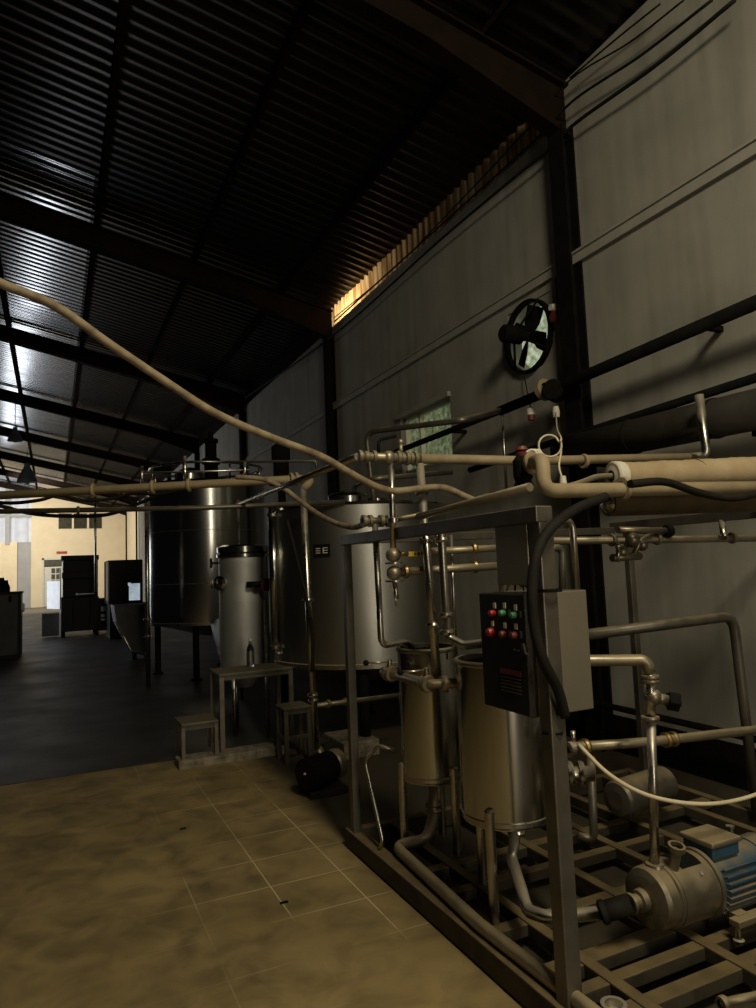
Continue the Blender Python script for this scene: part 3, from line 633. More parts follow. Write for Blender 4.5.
# inlet pipe of the small vessel from the tee at the beam
dx = RY(375, 524, 3.45); d2 = RY(381, 640, 3.45)
pipe('inlet_pipe', 'slim steel pipe dropping from the tee and bending into the smaller vessel', [dx, V((d2.x, d2.y, d2.z)), V((d2.x+.02, d2.y, d2.z-.03)), V((v1c[0]-.12, v1c[1]-.02, 1.235)), V((v1c[0]-.08, v1c[1], 1.16))], .018, 'steel', .05)
tt = thing('tee_fitting', 'dusty tee fitting with clamps on top of the slim inlet pipe', 'fitting', dx)
MB().tube([RY(364, 521, 3.45), RY(386, 521, 3.45)], .02, 14).build('tee_body', 'dusty', tt)
for q in (364, 370, 381, 388): MB().lathe([(.015, -.01), (.034, -.01), (.034, .01), (.015, .01)], RY(q, 521, 3.45), (1, 0, 0), 18).build('clamp', 'dusty', tt)
MB().tube([RY(386, 521, 3.45), RY(436, 512, 3.7), RY(490, 495, 3.4)], .016, 10).build('pipe_run', 'dusty', tt)
pipe('beam_pipe', 'slim dark pipe lying along the top beam of the skid', [RX(418, 517, 1.7), RX(530, 487, 1.72)], .018, 'dusty', 0)
# ------------------------------------------------------------------ control cabinet
cx0, cx1, cy0, cy1, cz0, cz1 = 1.585, 1.885, 2.115, 2.42, 1.075, 1.53
cb = thing('control_cabinet', 'grey control cabinet with dark button door on the near post', 'cabinet', (1.7, 2.25, cz0))
MB().box((cx0+.02, cy0, cz0), (cx1, cy1, cz1)).build('body', 'cabinet', cb, .004)
dr_ = MB().box((cx0, cy0+.004, cz0+.004), (cx0+.018, cy1-.004, cz1-.004)).build('door', 'door', cb, .003)
MB().box((cx0-.001, cy0-.002, cz0), (cx0+.02, cy0+.004, cz1)).build('door_edge', 'steel', cb)
def onD(px, py): p = RX(px, py, cx0); return p
A1 = (-1, 0, 0)
for px_, py_, mk_, r in ((494, 613, 'red', .013), (504, 613, 'green', .013), (515, 615, 'green', .013), (492, 632, 'red', .018), (504.5, 634, 'darkred', .014), (515.5, 635, 'darkred', .014)):
    p = onD(px_, py_)
    t = MB().lathe([(0, 0), (r, 0), (r, .012), (r*.8, .022), (0, .024)], p, A1, 20).build('push_button', mk_, cb)
    q = onD(px_+.5, py_-(7.5 if py_ < 620 else 8.5))
    MB().box((cx0-.002, q.y-.009, q.z-.011), (cx0, q.y+.009, q.z+.011)).build('button_tag', 'white', cb)
for px_, py_ in ((510, 613), (521, 614.5), (510.5, 633.5), (521.5, 635)):
    q = onD(px_, py_); MB().box((cx0-.006, q.y-.004, q.z-.012), (cx0, q.y+.004, q.z+.012)).build('button_lamp', 'steel', cb)
hp = onD(526, 649)
hd = MB().lathe([(0, 0), (.014, 0), (.014, .01), (0, .012)], hp, A1, 18).build('door_handle', 'black', cb)
MB().bar(hp+V((-.014, .0, .02)), hp+V((-.014, -.012, -.018)), .008, .012).build('handle_lever', 'steel', hd)
q = onD(517, 650.5); MB().box((cx0-.003, q.y-.022, q.z-.003), (cx0, q.y+.022, q.z+.003)).build('nameplate', 'steel', cb)
la, lb = onD(500, 667), onD(522, 683)
lbm = MB().box((cx0-.0015, lb.y, lb.z-.006), (cx0, la.y, la.z)).build('warning_label', 'paint', cb)
rd = MB().box((cx0-.003, lb.y+.002, la.z-.022), (cx0-.0015, la.y-.002, la.z-.002)).build('red_band', 'darkred', lbm)
ln = MB()
for i in range(5):
    z = la.z-.034-i*.013; ln.box((cx0-.003, lb.y+.004, z-.002), (cx0-.0015, la.y-.004, z+.002))
ln.build('text_lines', 'frame', lbm)
# emergency lamps on the far edge of the cabinet door
for i, py_ in enumerate((597, 605, 613)):
    p = RX(481, py_, cx0+.03); MB().lathe([(0, 0), (.012, 0), (.012, .02), (.008, .028), (0, .028)], V((cx0+.05, cy1, p.z)), (0, 1, 0), 14).build('indicator_lamp', 'red' if i != 1 else 'white', cb)
# wiring tangle on the cabinet top
wt = thing('wiring_bundle', 'small tangle of thin wires lying on the cabinet top', 'wires', (1.66, 2.2, cz1))
for i in range(4):
    y = 2.3-.03*i; MB().tube(catmull([(1.64+.02*i, y, cz1+.006), (1.65, y-.03, cz1+.05+.012*i), (1.68, y-.05, cz1+.02), (1.66+.02*i, y-.06, cz1+.055), (1.7, y-.07, cz1+.006)]), .004, 6).build('wire', 'rubber' if i % 2 else 'cable', wt)
# black corrugated conduit hose from the right into the cabinet back
hs = [RY(770, 490, 2.15), RY(735, 498, 2.12), RY(700, 493, 2.1), RY(665, 482, 2.08), RY(630, 484, 2.06)]
tag(MB().tube(catmull(hs), .017, 12).build('conduit_hose', 'rubber'), 'dark flexible hose draped over the beige pipe at the right', 'hose')
h2 = [RY(605, 497, 2.1), RY(578, 508, 2.03), RY(552, 527, 1.98), RY(537, 553, 1.96), RY(532, 590, 1.96), RY(535, 630, 1.96), RY(544, 662, 1.96), RY(558, 690, 1.98), RY(565, 716, 2.0)]
tag(MB().tube(catmull(h2), .019, 14).build('conduit_hose', 'rubber'), 'thick black hose arching down past the near post and cabinet', 'hose')
tag(MB().lathe([(.04, 0), (.047, 0), (.047, .012), (.04, .012)], (1.635, 2.03, 1.535), (0, 0, 1), 20).build('cable_tie', 'black'), 'black tie strapping the hose to the near post over the cabinet', 'cable tie')
ub = RY(549, 737, 2.02)
tag(MB().lathe([(.046, 0), (.05, 0), (.05, .008), (.046, .008)], (1.635, 2.055, 1.03), (0, 0, 1), 4).build('cable_tie', 'black'), 'black strap round the near post below the cabinet', 'cable tie')
# ------------------------------------------------------------------ big beige pipe and insulated tube, upper right
e0 = RY(536, 456, 2.75); e1 = RY(541, 462, 2.45); e2 = RY(556, 491, 2.25)
zc = RY(650, 490, 2.25).z
pipe('elbow_pipe', 'thick beige pipe with large elbow running right above the cabinet', [RY(529, 464, 2.5), RY(543, 459, 2.27), RY(543, 491, 2.25), V((3.5, 2.25, zc+.03))], .031, 'beige', .085, [(RY(532, 463, 2.44), (.3, -1, 0)), (V((2.25, 2.25, zc+.005)), (1, 0, 0))])
it = thing('insulated_tube', 'wide tube wrapped in beige insulation with torn white end', 'pipe', RY(612, 475, 2.62))
i0, i1 = RY(612, 476, 2.62), RY(775, 470, 2.45)
dd = (i1-i0).normalized(); mb = MB(); ppts = []
prof = [(.03, -.005), (.062, 0.0)]
for j in range(40):
    t = (i1-i0).length*j/39; prof.append((.066+.012*j/39+.0012*math.sin(j*2.3)+.0015*math.sin(j*.7), t))
mb.lathe(prof, i0, dd, 30).build('insulation', 'lag', it)
MB().lathe([(.066, .0), (.075, .01), (.073, .05), (.07, .06)], i0, dd, 24).lathe([(.03, -.006), (.07, .002)], i0, dd, 24).build('torn_end', 'white', it)
sb = i0+dd*.5; MB().lathe([(.069, -.006), (.077, 0), (.069, .006)], sb, dd+V((0, .35, .2)), 28).build('wrap_band', 'brownlag', it)
MB().tube(catmull([i0+dd*.02, RY(597, 477, 2.62), RY(580, 483, 2.6), RY(564, 487, 2.6), RY(540, 487, 2.6)]), .015, 12).build('inner_pipe', 'dusty', it)
l0, l1 = RY(608, 503, 2.75), RY(775, 499, 2.6)
lt_ = thing('holding_tube', 'dark brown holding tube with chrome end below the insulated tube', 'pipe', l0)
MB().lathe([(0, 0), (.07, 0), (.07, (l1-l0).length), (0, (l1-l0).length)], l0, l1-l0, 30).build('tube_body', 'brownlag', lt_)
MB().lathe([(0, -.03), (.03, -.028), (.05, -.012), (.058, .0), (0, .0)], l0, l1-l0, 24).build('end_cap', 'tank', lt_)
# lower cross pipes behind the post, with the valve cluster
z3 = RY(680, 539, 3.0).z
pipe('rear_pipe', 'slim dusty pipe running across to the wall below the holding tube', [RY(546, 541, 3.0), RY(790, 538, 3.0)], .022, 'dusty', 0, [(RY(612, 540, 3.0), (1, 0, 0)), (RY(657, 539, 3.0), (1, 0, 0)), (RY(732, 538, 3.0), (1, 0, 0))])
vt = thing('valve_cluster', 'dark cluster of clamped valves on the slim rear pipe', 'valve', RY(632, 556, 3.0))
for px_, py_, r in ((632, 540, .045), (642, 545, .035), (622, 552, .035)):
    MB().ball(RY(px_, py_, 2.97), r).build('valve_body', 'pump', vt)
MB().tube([RY(618, 530, 2.97), RY(668, 531, 2.97)], .02, 12, bend=0).build('valve_pipe', 'pump', vt)
MB().lathe([(0, -.02), (.035, -.02), (.04, 0), (.035, .02), (0, .02)], RY(668, 531, 2.97), (1, 0, 0), 18).build('knob', 'black', vt)
MB().tube([RY(618, 548, 2.95), RY(618, 562, 2.95)], .012, 10).ball(RY(618, 546, 2.95), .018).build('valve_stem', 'steel', vt)
MB().tube([RY(612, 558, 2.97), RY(640, 556, 2.97)], .022, 12).build('valve_pipe', 'pump', vt)
MB().tube([RY(633, 556, 2.97), RY(641, 540, 2.97), RY(652, 533, 2.97)], .016, 12).build('valve_pipe', 'pump', vt)
pipe('stub_pipe', 'short bright double stub hanging from the rear top beam', [V((3.79, RX(722, 522, 3.79).y, 1.86)), RX(724, 538, 3.7)], .02, 'steel', 0)
# arched tubes behind the post
pipe('arched_tube', 'taller arched steel tube behind the near post', [RY(553, 524, 2.6), RY(572, 519, 2.6), RY(578, 605, 2.6)], .016, 'steel', .06)
pipe('arched_tube', 'shorter arched dark tube behind the near post', [RY(548, 549, 2.65), RY(562, 547, 2.65), RY(563, 608, 2.65)], .018, 'frame', .06)
pipe('upright_conduit', 'pale upright conduit standing on the far cabinet corner', [V((1.67, 2.37, cz1)), RX(501, 521, 1.67)], .014, 'white', 0)
# goal shaped guard pipe at right
gY = 2.9
pipe('guard_pipe', 'dark goal shaped pipe bending down at the right in front of the wall', [RY(585, 635, gY), RY(733, 616, gY), RY(742, 690, gY), RY(757, 812, gY)], .03, 'frame', .1)
pipe('mid_pipe', 'dusty horizontal pipe crossing at knee height to the right', [RY(576, 747, 2.45), RY(648, 742, 2.42), RY(790, 726, 2.3)], .021, 'dusty', 0, [(RY(585, 746.5, 2.45), (1, 0, 0)), (RY(666, 740, 2.41), (1, 0, 0)), (RY(673, 739, 2.41), (1, 0, 0))], cm='brass')
vb = RY(574, 748, 2.38); vv = thing('ball_valve', 'small steel ball valve at the left end of the knee high pipe', 'valve', vb)
MB().ball(vb, .028).build('valve_body', 'pump', vv); MB().tube([vb+V((0, 0, .02)), vb+V((0, 0, .07))], .01, 10).build('valve_stem', 'steel', vv)
MB().lathe([(.015, -.01), (.032, -.01), (.032, .01), (.015, .01)], vb+V((-.03, -.01, 0)), (1, 0, 0), 16).build('clamp', 'steel', vv)
tag(MB().tube(catmull([vb+V((.0, -.03, .02)), RY(610, 775, 2.2), RY(650, 796, 2.15), RY(700, 804, 2.1), RY(745, 798, 2.1), RY(790, 780, 2.1)]), .0085, 8).build('slack_cable', 'cable'), 'cream cable sagging from the ball valve to the right above the pump', 'cable')
pipe('rear_rail_pipe', 'dark pipe running low along the foot of the side wall', [V((4.2, 6.4, .42)), V((4.2, 3.2, .42))], .025, 'paint', 0)
pipe('deep_upright', 'dark upright pipe standing behind the knee high pipe', [RY(591, 757, 3.0), RY(594, 840, 3.0), RY(578, 836, 3.05)], .022, 'frame', .06)
# round closed drum end behind
de = RY(615, 800, 3.1)
tag(MB().lathe([(0, 0), (.05, .0), (.09, .012), (.1, .03), (.1, .45), (0, .45)], de, (1, .15, 0), 30).build('drum_end', 'frame'), 'dark horizontal drum lying low behind the delivery pipe', 'drum')
# delivery pipe with diaphragm valve above the pump
pc = V((2.33, 2.19, .30))
zd = RY(655, 862, 2.19).z
tY = 2.19
dl = thing('delivery_pipe', 'steel delivery pipe with black knob valve rising from the pump', 'pipe', (RY(655, 862, tY)))
topc = RY(650, 672, tY)
MB().tube([V((1.93, 2.38, RY(598, 657, 2.38).z)), V((2.0, 2.37, RY(598, 657, 2.38).z)), RY(646, 660, tY), topc], .024, bend=.045).build('pipe_run', 'dusty', dl)
MB().tube([topc, RY(651, 722, tY)], .02, 14).build('pipe_run', 'steel', dl)
MB().tube([RY(651, 715, tY), RY(655, 866, tY)], .0185, 16).build('pipe_run', 'steel', dl)
for py_ in (677, 681, 718): MB().lathe([(.02, -.008), (.036, -.007), (.038, 0), (.036, .007), (.02, .008)], RY(650.2, py_, tY), (0, 0, 1), 20).build('clamp', 'pump', dl)
c = RY(653, 697, tY); MB().ball(c, .036).build('valve_body', 'pump', dl)
MB().tube([c, c+V((.05, -.03, -.015))], .022, 14).build('valve_neck', 'pump', dl)
kb = MB(); ax = V((.85, -.5, -.2)).normalized(); kc = c+V((.07, -.04, -.02)); u, w = frame_for(ax)
poly = []
for i in range(40):
    a = 2*PI*i/40; r = .034+.005*math.cos(5*a); poly.append((r*math.cos(a), r*math.sin(a)))
kb.add([kc+ax*(-.022)+u*a+w*b for a, b in poly]+[kc+ax*.022+u*a+w*b for a, b in poly], [tuple(range(40))[::-1], tuple(range(40, 80))]+[(i, (i+1) % 40, (i+1) % 40+40, i+40) for i in range(40)]).build('knob', 'black', dl)
# ------------------------------------------------------------------ pump and motor
pt = thing('centrifugal_pump', 'dusty steel centrifugal pump with blue finned motor on the skid', 'pump', (2.4, 2.19, SZ))
X1 = (1, 0, 0)
DX, ZP = -.1, .285
def P(x): return V((x+DX, tY, ZP))
MB().lathe([(0, 0), (.06, 0), (.085, .008), (.112, .02), (.118, .04), (.118, .085), (.125, .09), (.125, .105), (0, .105)], P(2.235), X1, 40).build('pump_casing', 'pump', pt)
MB().lathe([(.02, -.07), (.038, -.07), (.04, -.06), (.03, -.055), (.03, -.03), (.042, -.025), (.045, .0), (.03, .005)], P(2.235), X1, 24).build('suction_port', 'pump', pt)
dz_ = RY(655, 866, tY)
pd = V((dz_.x, tY, .38)); 
MB().lathe([(.03, .0), (.03, .09)], V((dz_.x, tY, dz_.z-.1)), (0, 0, 1), 20).lathe([(0, -.012), (.036, -.012), (.04, 0), (.036, .014), (0, .014)], V((dz_.x, tY, dz_.z-.002)), (0, 0, 1), 22).build('discharge_port', 'pump', pt)
MB().lathe([(.018, 0), (.022, .09), (.034, .095), (.034, .115), (.024, .115), (.022, .10)], V((2.26, tY-.05, .385)), (.0, -.25, 1), 22).build('priming_port', 'pump', pt)
MB().lathe([(.1, 0), (.128, .0), (.128, .19), (.136, .192), (.136, .21), (.1, .21)], P(2.34), X1, 44).build('lantern', 'pump', pt)
# window in lantern guard: dark mesh patch with bolt
vs = []; fs = []
for i in range(9):
    a = math.radians(58+i*8)
    for x in (2.39, 2.5): vs.append(P(x)+V((0, -math.cos(a)*.1295, math.sin(a)*.1295)))
fs = [(2*i, 2*i+1, 2*i+3, 2*i+2) for i in range(8)]
MB().add(vs, fs, True).build('guard_opening', 'black', pt)
MB().disc(P(2.46)+V((0, -math.cos(math.radians(42))*.13, math.sin(math.radians(42))*.13)), (0, -.74, .67), .008, .012, 12).build('bolt', 'steel', pt)
MB().lathe([(0, 0), (.105, 0), (.112, .01), (.112, .3), (.118, .3), (.12, .39), (.1, .41), (0, .41)], P(2.55), X1, 40).build('motor_body', 'blue', pt)
fn = MB()
for i in range(30):
    a = 2*PI*i/30
    if math.sin(a) > .72 : continue
    d = V((0, math.cos(a), math.sin(a))); fn.bar(P(2.58)+d*.12, P(2.84)+d*.12, .006, .03, up=d)
fn.build('cooling_fins', 'blue', pt)
MB().box((2.46, tY-.075, .39), (2.62, tY+.075, .44)).build('terminal_box', 'blue', pt, .006)
MB().box((2.45, tY-.085, .44), (2.63, tY+.085, .463)).build('terminal_lid', 'dusty', pt, .008)
for s_ in (-.15, .15): MB().bar((2.46, tY+s_, .18), (2.8, tY+s_, .18), .05, .025).build('motor_foot', 'dusty', pt, .004)
MB().box((2.5, tY-.14, .165), (2.56, tY+.14, .195)).build('foot_bar', 'dusty', pt)
for x, y in ((2.48, tY-.15), (2.78, tY-.15), (2.48, tY+.15), (2.78, tY+.15)):
    MB().lathe([(0, 0), (.022, 0), (.022, .012), (.012, .016), (.012, .07), (0, .07)], (x, y, SZ-.008), (0, 0, 1), 16).build('leg', 'steel', pt)
ll = V((2.69, tY+.02, .395)); MB().lathe([(0, 0), (.025, .0), (.012, .01), (.012, .05), (.018, .055), (.018, .065), (0, .065)], ll, (0, 0, 1), 16).build('lifting_eye', 'steel', pt)
# rubber joint between suction pipe and pump
rj0 = q2; rj1 = P(2.17)
tag(MB().tube([rj0, (rj0+rj1)/2, rj1], .04, 20).lathe([(.04, -.012), (.046, -.01), (.046, .01), (.04, .012)], rj0+(rj1-rj0)*.12, rj1-rj0, 20).build('rubber_coupling', 'rubber'), 'black rubber coupling joining the suction pipe to the pump', 'coupling')
q = RZ(735, 1000, .12)
pipe('floor_tap', 'small steel stub lying on the skid at the bottom right', [RZ(722, 1003, .125), RZ(770, 993, .125)], .014, 'dusty', 0, [(RZ(723, 1003, .125), (1, 0, 0))])
# ------------------------------------------------------------------ tanks
M['tank_dull'] = mat('dull_tank_steel', (.42, .41, .37), (.33, .32, .29), .3, 1, 2.5, .03, stretch=(1, 1, .2), r2=.42)
def big_tank(label, c, r, zb, zt, cone, sm='tank'):
    t = thing('storage_tank', label, 'tank', (c[0], c[1], -.006)); C = V((c[0], c[1], 0))
    MB().lathe([(0, zb-.25), (.1, zb-.25), (r, zb), (r, zt)], C, (0, 0, 1), 72).build('shell', sm, t)
    MB().lathe([(r+.004, zt-.01), (r+.012, zt), (r, zt+.02), (.2, zt+cone), (0, zt+cone)], C, (0, 0, 1), 72).build('top_cone', 'tank', t)
    MB().lathe([(r, zb+.03), (r+.015, zb+.025), (r+.015, zb-.015), (r-.02, zb-.02)], C, (0, 0, 1), 72).build('base_ring', 'steel', t)
    for i in range(4):
        a = PI/4+.35+i*PI/2; p = C+V((math.cos(a), math.sin(a), 0))*(r-.1)
        MB().lathe([(0, -.006), (.09, -.006), (.09, .01), (.05, .012), (.05, zb+.0), (0, zb)], p, (0, 0, 1), 18).build('leg', 'paint', t)
    return t, C
t2, C2 = big_tank('wide steel storage tank with black plate behind the smaller vessel', (2.9, 6.6), .92, .76, 2.24, .07, 'tank_dull')
MB().lathe([(.19, 0), (.2, 0), (.2, .07), (.21, .08), (.19, .1), (.08, .13), (0, .14)], C2+V((-.25, -.3, 2.28)), (0, 0, 1), 30).build('manhole', 'tank', t2)
MB().lathe([(.11, 0), (.12, .1), (0, .14)], C2+V((.25, .1, 2.28)), (0, 0, 1), 24).build('manhole', 'tank', t2)
pa0 = math.atan2(-6.6, -2.9)
def onT(px, py, C, r):  # point on a tank's cylinder under a pixel
    d = ray(px, py); a = d.x**2+d.y**2; bq = 2*(d.x*(-C.x)+d.y*(-C.y)); cq = C.x**2+C.y**2-r*r
    s = (-bq-math.sqrt(max(0, bq*bq-4*a*cq)))/(2*a); return CAM+d*s
pc0 = onT(322, 550.5, C2, .922); nrm = (pc0-C2); nrm.z = 0; nrm.normalize(); tx = V((-nrm.y, nrm.x, 0))
if tx.dot(V((1, 0, 0))) < 0: tx = -tx
def plate(mb, cu, cv, w, h, off): 
    o = pc0+tx*cu+V((0, 0, cv))+nrm*off
    mb.add([o-tx*w-V((0, 0, h)), o+tx*w-V((0, 0, h)), o+tx*w+V((0, 0, h)), o-tx*w+V((0, 0, h)),
            o-tx*w-V((0, 0, h))+nrm*.004, o+tx*w-V((0, 0, h))+nrm*.004, o+tx*w+V((0, 0, h))+nrm*.004, o-tx*w+V((0, 0, h))+nrm*.004],
           [(0, 1, 2, 3), (7, 6, 5, 4), (0, 4, 5, 1), (1, 5, 6, 2), (2, 6, 7, 3), (3, 7, 4, 0)]); return mb
pm0 = plate(MB(), 0, 0, .083, .058, .004).build('name_plate', 'black', t2)
mk = MB()
for v in (.02, -.001, -.022): plate(mk, -.035, v, .022, .003, .009)
plate(mk, .018, 0, .004, .026, .009)
for v in (.023, .0, -.023): plate(mk, .04, v, .022, .003, .009)
mk.build('plate_marks', 'white', pm0)
t1, C1 = big_tank('tall steel storage tank with agitator and railing near the far end', (2.42, 12.05), .98, .86, 3.16, .1)
# top railing on tank one
rl = MB(); za = 3.18; RR = .95
rp = [C1+V((math.cos(a)*RR, math.sin(a)*RR, za+.27)) for a in [2*PI*i/40 for i in range(41)]]
MB().tube(rp, .022, 10).build('railing', 'steel', t1)
for i in range(8):
    a = 2*PI*i/8+.2; p = C1+V((math.cos(a)*RR, math.sin(a)*RR, za)); MB().tube([p, p+V((0, 0, .3))], .018, 8).build('rail_post', 'steel', t1)
ag = MB().lathe([(.22, 0), (.22, .05), (.12, .06), (.12, .32), (.16, .34), (.16, .42), (.1, .45), (.1, .7), (.13, .72), (.13, .78), (.05, .8), (.05, .9), (0, .9)], C1+V((.1, .1, 3.24)), (0, 0, 1), 28).build('agitator', 'paint', t1)
MB().lathe([(.25, 0), (.25, .1), (.12, .2), (0, .22)], C1+V((-.35, -.35, 3.22)), (0, 0, 1), 28).build('manhole', 'tank', t1)
# seam lines on tank 1
MB().lathe([(.981, 0), (.986, .004), (.981, .008)], C1+V((0, 0, 2.35)), (0, 0, 1), 72).lathe([(.981, 0), (.986, .004), (.981, .008)], C1+V((0, 0, 1.5)), (0, 0, 1), 72).build('seam', 'steel', t1)
# upright level pipe at the left of tank one
lp0 = RY(148, 648, 11.0); lp1 = RY(147, 497, 11.0)
pipe('level_pipe', 'slim upright level pipe along the left side of the tall tank', [V((lp0.x, 11.0, .0)), V((lp0.x, 11.0, lp1.z))], .035, 'steel', 0, [(V((lp0.x, 11.0, 1.0)), (0, 0, 1)), (V((lp0.x, 11.0, .75)), (0, 0, 1))])
# sloped steel chute beside tank one
ch = MB(); c0, c1, c2, c3 = RY(210, 622, 10.2), RY(222, 617, 9.6), RY(222, 668, 9.6), RY(217, 660, 10.2)
ch.prism([(0, 0), (1, 0), (1, 1), (0, 1)], 0, 1); ch = MB()
ch.add([c0, c1, c2, c0+V((.02, .02, 0)), c1+V((.02, .02, 0)), c2+V((.02, .02, 0))], [(0, 1, 2), (5, 4, 3), (0, 3, 4, 1), (1, 4, 5, 2), (2, 5, 3, 0)])
tag(ch.build('steel_chute', 'tank'), 'sloping polished steel chute plate left of the slim vessel', 'chute')
# slim vessel with clamp lid
sv = V((RY(244, 600, 7.35).x, 7.35, 0)); rs_ = .262
svt = thing('slim_vessel', 'slim grey steel vessel with clamped lid between the two tanks', 'vessel', (sv.x, sv.y, -.006))
zs1 = RY(244, 557, 7.1).z; zs2 = RY(244, 546, 7.1).z
M['satin'] = mat('satin_steel', (.5, .5, .48), (.42, .42, .4), .5, .8, 5, .05, r2=.6)
MB().lathe([(0, .45), (.08, .45), (rs_, .62), (rs_, zs1), (rs_-.03, zs1+.01), (0, zs1+.01)], sv, (0, 0, 1), 48).build('shell', 'satin', svt)
MB().lathe([(rs_-.02, zs1), (rs_+.02, zs1+.005), (rs_+.02, zs1+.035), (rs_-.01, zs1+.045), (rs_+.015, zs1+.055), (rs_+.015, zs2), (rs_-.05, zs2+.02), (0, zs2+.03)], sv, (0, 0, 1), 48).build('lid', 'tank', svt)
for i in range(3):
    a = 3.9+i*2*PI/3; p = sv+V((math.cos(a), math.sin(a), 0))*(rs_-.04); MB().tube([p+V((0, 0, -.006)), p+V((0, 0, .7))], .02, 10).build('leg', 'steel', svt)
pp = onT(222, 583, sv, rs_)
mh = MB().lathe([(0, -.02), (.06, -.02), (.06, .05), (.075, .055), (.075, .075), (.05, .09), (0, .095)], pp+V((.02, 0, 0)), (-.75, -.65, 0), 28).build('side_port', 'tank', svt)
MB().tube([pp+V((-.11, -.04, -.05)), pp+V((-.11, -.04, .05))], .014, 10).build('port_handle', 'steel', mh)
pk = onT(219, 563, sv, rs_-.01)
MB().tube([pk, pk+V((-.09, -.03, 0))], .01, 8).tube([pk+V((-.09, -.03, -.05)), pk+V((-.09, -.03, .05))], .014, 8).build('lid_clamp', 'black', svt)
kv = onT(256, 585, sv, rs_)
vl = thing('butterfly_valve', 'black valve with dark red wheel on the slim vessel', 'valve', kv)
MB().tube([kv, kv+V((-.02, -.1, .0))], .04, 16).tube([kv+V((-.12, -.08, .01)), kv+V((.06, -.1, .01))], .03, 12).build('valve_body', 'black', vl)
MB().lathe([(0, -.02), (.06, -.02), (.07, 0), (.06, .02), (0, .02)], kv+V((.08, -.12, .0)), (.3, -.9, 0), 24).build('hand_wheel', 'darkred', vl)
# sight tube between slim vessel and tank two
s0, s1 = RY(276, 655, 6.55), RY(274, 505, 6.55)
sg = thing('sight_tube', 'tall shiny sight tube beside the slim vessel', 'tube', s0)
MB().tube([s0+V((0, 0, .08)), V((s0.x, s0.y, s1.z))], .045, 20).build('tube_body', 'tank', sg)
for z in (s0.z+.08, s1.z-.1, s1.z): MB().disc(V((s0.x, s0.y, z)), (0, 0, 1), .055, .03).build('collar', 'steel', sg)
MB().tube([V((s0.x, s0.y, s0.z+.08)), s0+V((0, 0, .01)), s0+V((.12, 0, .01))], .02, 10, bend=.03).build('elbow', 'steel', sg)
pipe('thin_upright', 'thin upright steel tube on the right edge of the slim vessel', [RY(265, 600, 6.9), V((RY(265, 600, 6.9).x, 6.9, -.006))], .014, 'steel', 0)
pipe('tall_upright', 'thin bright tube rising in front of the tall tank', [V((RY(239, 560, 9.2).x, 9.2, -.006)), RY(238, 500, 9.2)], .02, 'steel', 0)
# ------------------------------------------------------------------ stools, bottle, kerb, floor pump
def stool(label, x0, x1, y0, y1, z, zb, w=.035, braces=True, m='stool'):
    t = thing('steel_stool', label, 'stool', ((x0+x1)/2, (y0+y1)/2, zb))
    MB().box((x0, y0, z-.03), (x1, y1, z)).build('seat', m, t, .006)
    MB().box((x0+.01, y0+.006, z-.06), (x1-.01, y0+.02, z-.03)).build('apron', m, t); MB().box((x0+.01, y1-.02, z-.06), (x1-.01, y1-.006, z-.03)).build('apron', m, t)
    for x in (x0+w/2+.004, x1-w/2-.004):
        for y in (y0+w/2+.004, y1-w/2-.004): MB().box((x-w/2, y-w/2, zb), (x+w/2, y+w/2, z-.03)).build('leg', 'stoolleg', t)
    if braces: MB().bar((x0+w, y0+w/2, zb+(z-zb)*.45), (x1-w, y0+w/2, zb+(z-zb)*.45), .025, .03).bar((x0+w/2, y0+w, zb+(z-zb)*.45), (x0+w/2, y1-w, zb+(z-zb)*.45), .025, .03).build('stretcher', m, t)
    return t
M['stoolleg'] = mat('stool_leg_steel', (.2, .18, .14), (.13, .11, .08), .35, .8, 12)
kz = .075
tag(MB().box((.97, 6.2, -.006), (1.9, 6.42, kz)).build('kerb_slab', 'slab', None, .012), 'low worn concrete slab under the step stool', 'slab')
stool('tall steel stool table carrying the glass bottle', 1.34, 2.03, 6.28, 6.72, .755, kz, .04, False)
stool('low steel step stool left of the tall stool table', 1.0, 1.32, 6.24, 6.6, .37, kz, .03, False)
stool('small worn stool with stretchers right of the tall stool table', 1.8, 2.05, 5.86, 6.12, .47, 0)
bo = V((RY(250.5, 664, 6.6).x, 6.6, .755))
bt_ = thing('glass_bottle', 'clear glass bottle standing on the tall stool table', 'bottle', bo)
MB().lathe([(0, 0), (.036, 0), (.038, .01), (.038, .14), (.03, .18), (.014, .21), (.013, .255), (.011, .255), (.011, .21), (.027, .178), (.034, .14), (.034, .012), (0, .01)], bo, (0, 0, 1), 24).build('bottle_body', 'glass', bt_)
MB().lathe([(0, .255), (.015, .255), (.015, .238), (.0165, .238), (.0165, .258), (0, .26)], bo, (0, 0, 1), 18).build('bottle_cap', 'white', bt_)
# upright pipe down to the floor pump
fp = V((1.83, 5.05, 0))
pp0 = RY(303, 487, 5.05); 
pipe('upright_pipe', 'steel upright pipe from the long header down to the floor pump', [V((pp0.x, 5.05, pp0.z)), RY(310, 640, 5.05), V((1.80, 5.05, .3))], .025, 'steel', 0, [(RY(313, 695, 5.05), (0, 0, 1)), (RY(313.5, 700, 5.05), (0, 0, 1)), (RY(308, 600, 5.05), (0, 0, 1))])
fpt = thing('floor_pump', 'small black motor pump standing on the tan floor by the tank', 'pump', (1.8, 5.0, 0))
MB().box((1.68, 4.88, 0), (1.98, 5.14, .05)).build('base_plate', 'rubber', fpt, .008)
MB().lathe([(0, 0), (.1, 0), (.115, .015), (.115, .26), (.09, .28), (0, .28)], (1.66, 4.92, .17), (.85, .45, 0), 30).build('motor', 'paint', fpt)
MB().lathe([(0, 0), (.04, -.004), (.1, .0)], (1.658, 4.918, .17), (.85, .45, 0), 24).build('fan_cover', 'black', fpt)
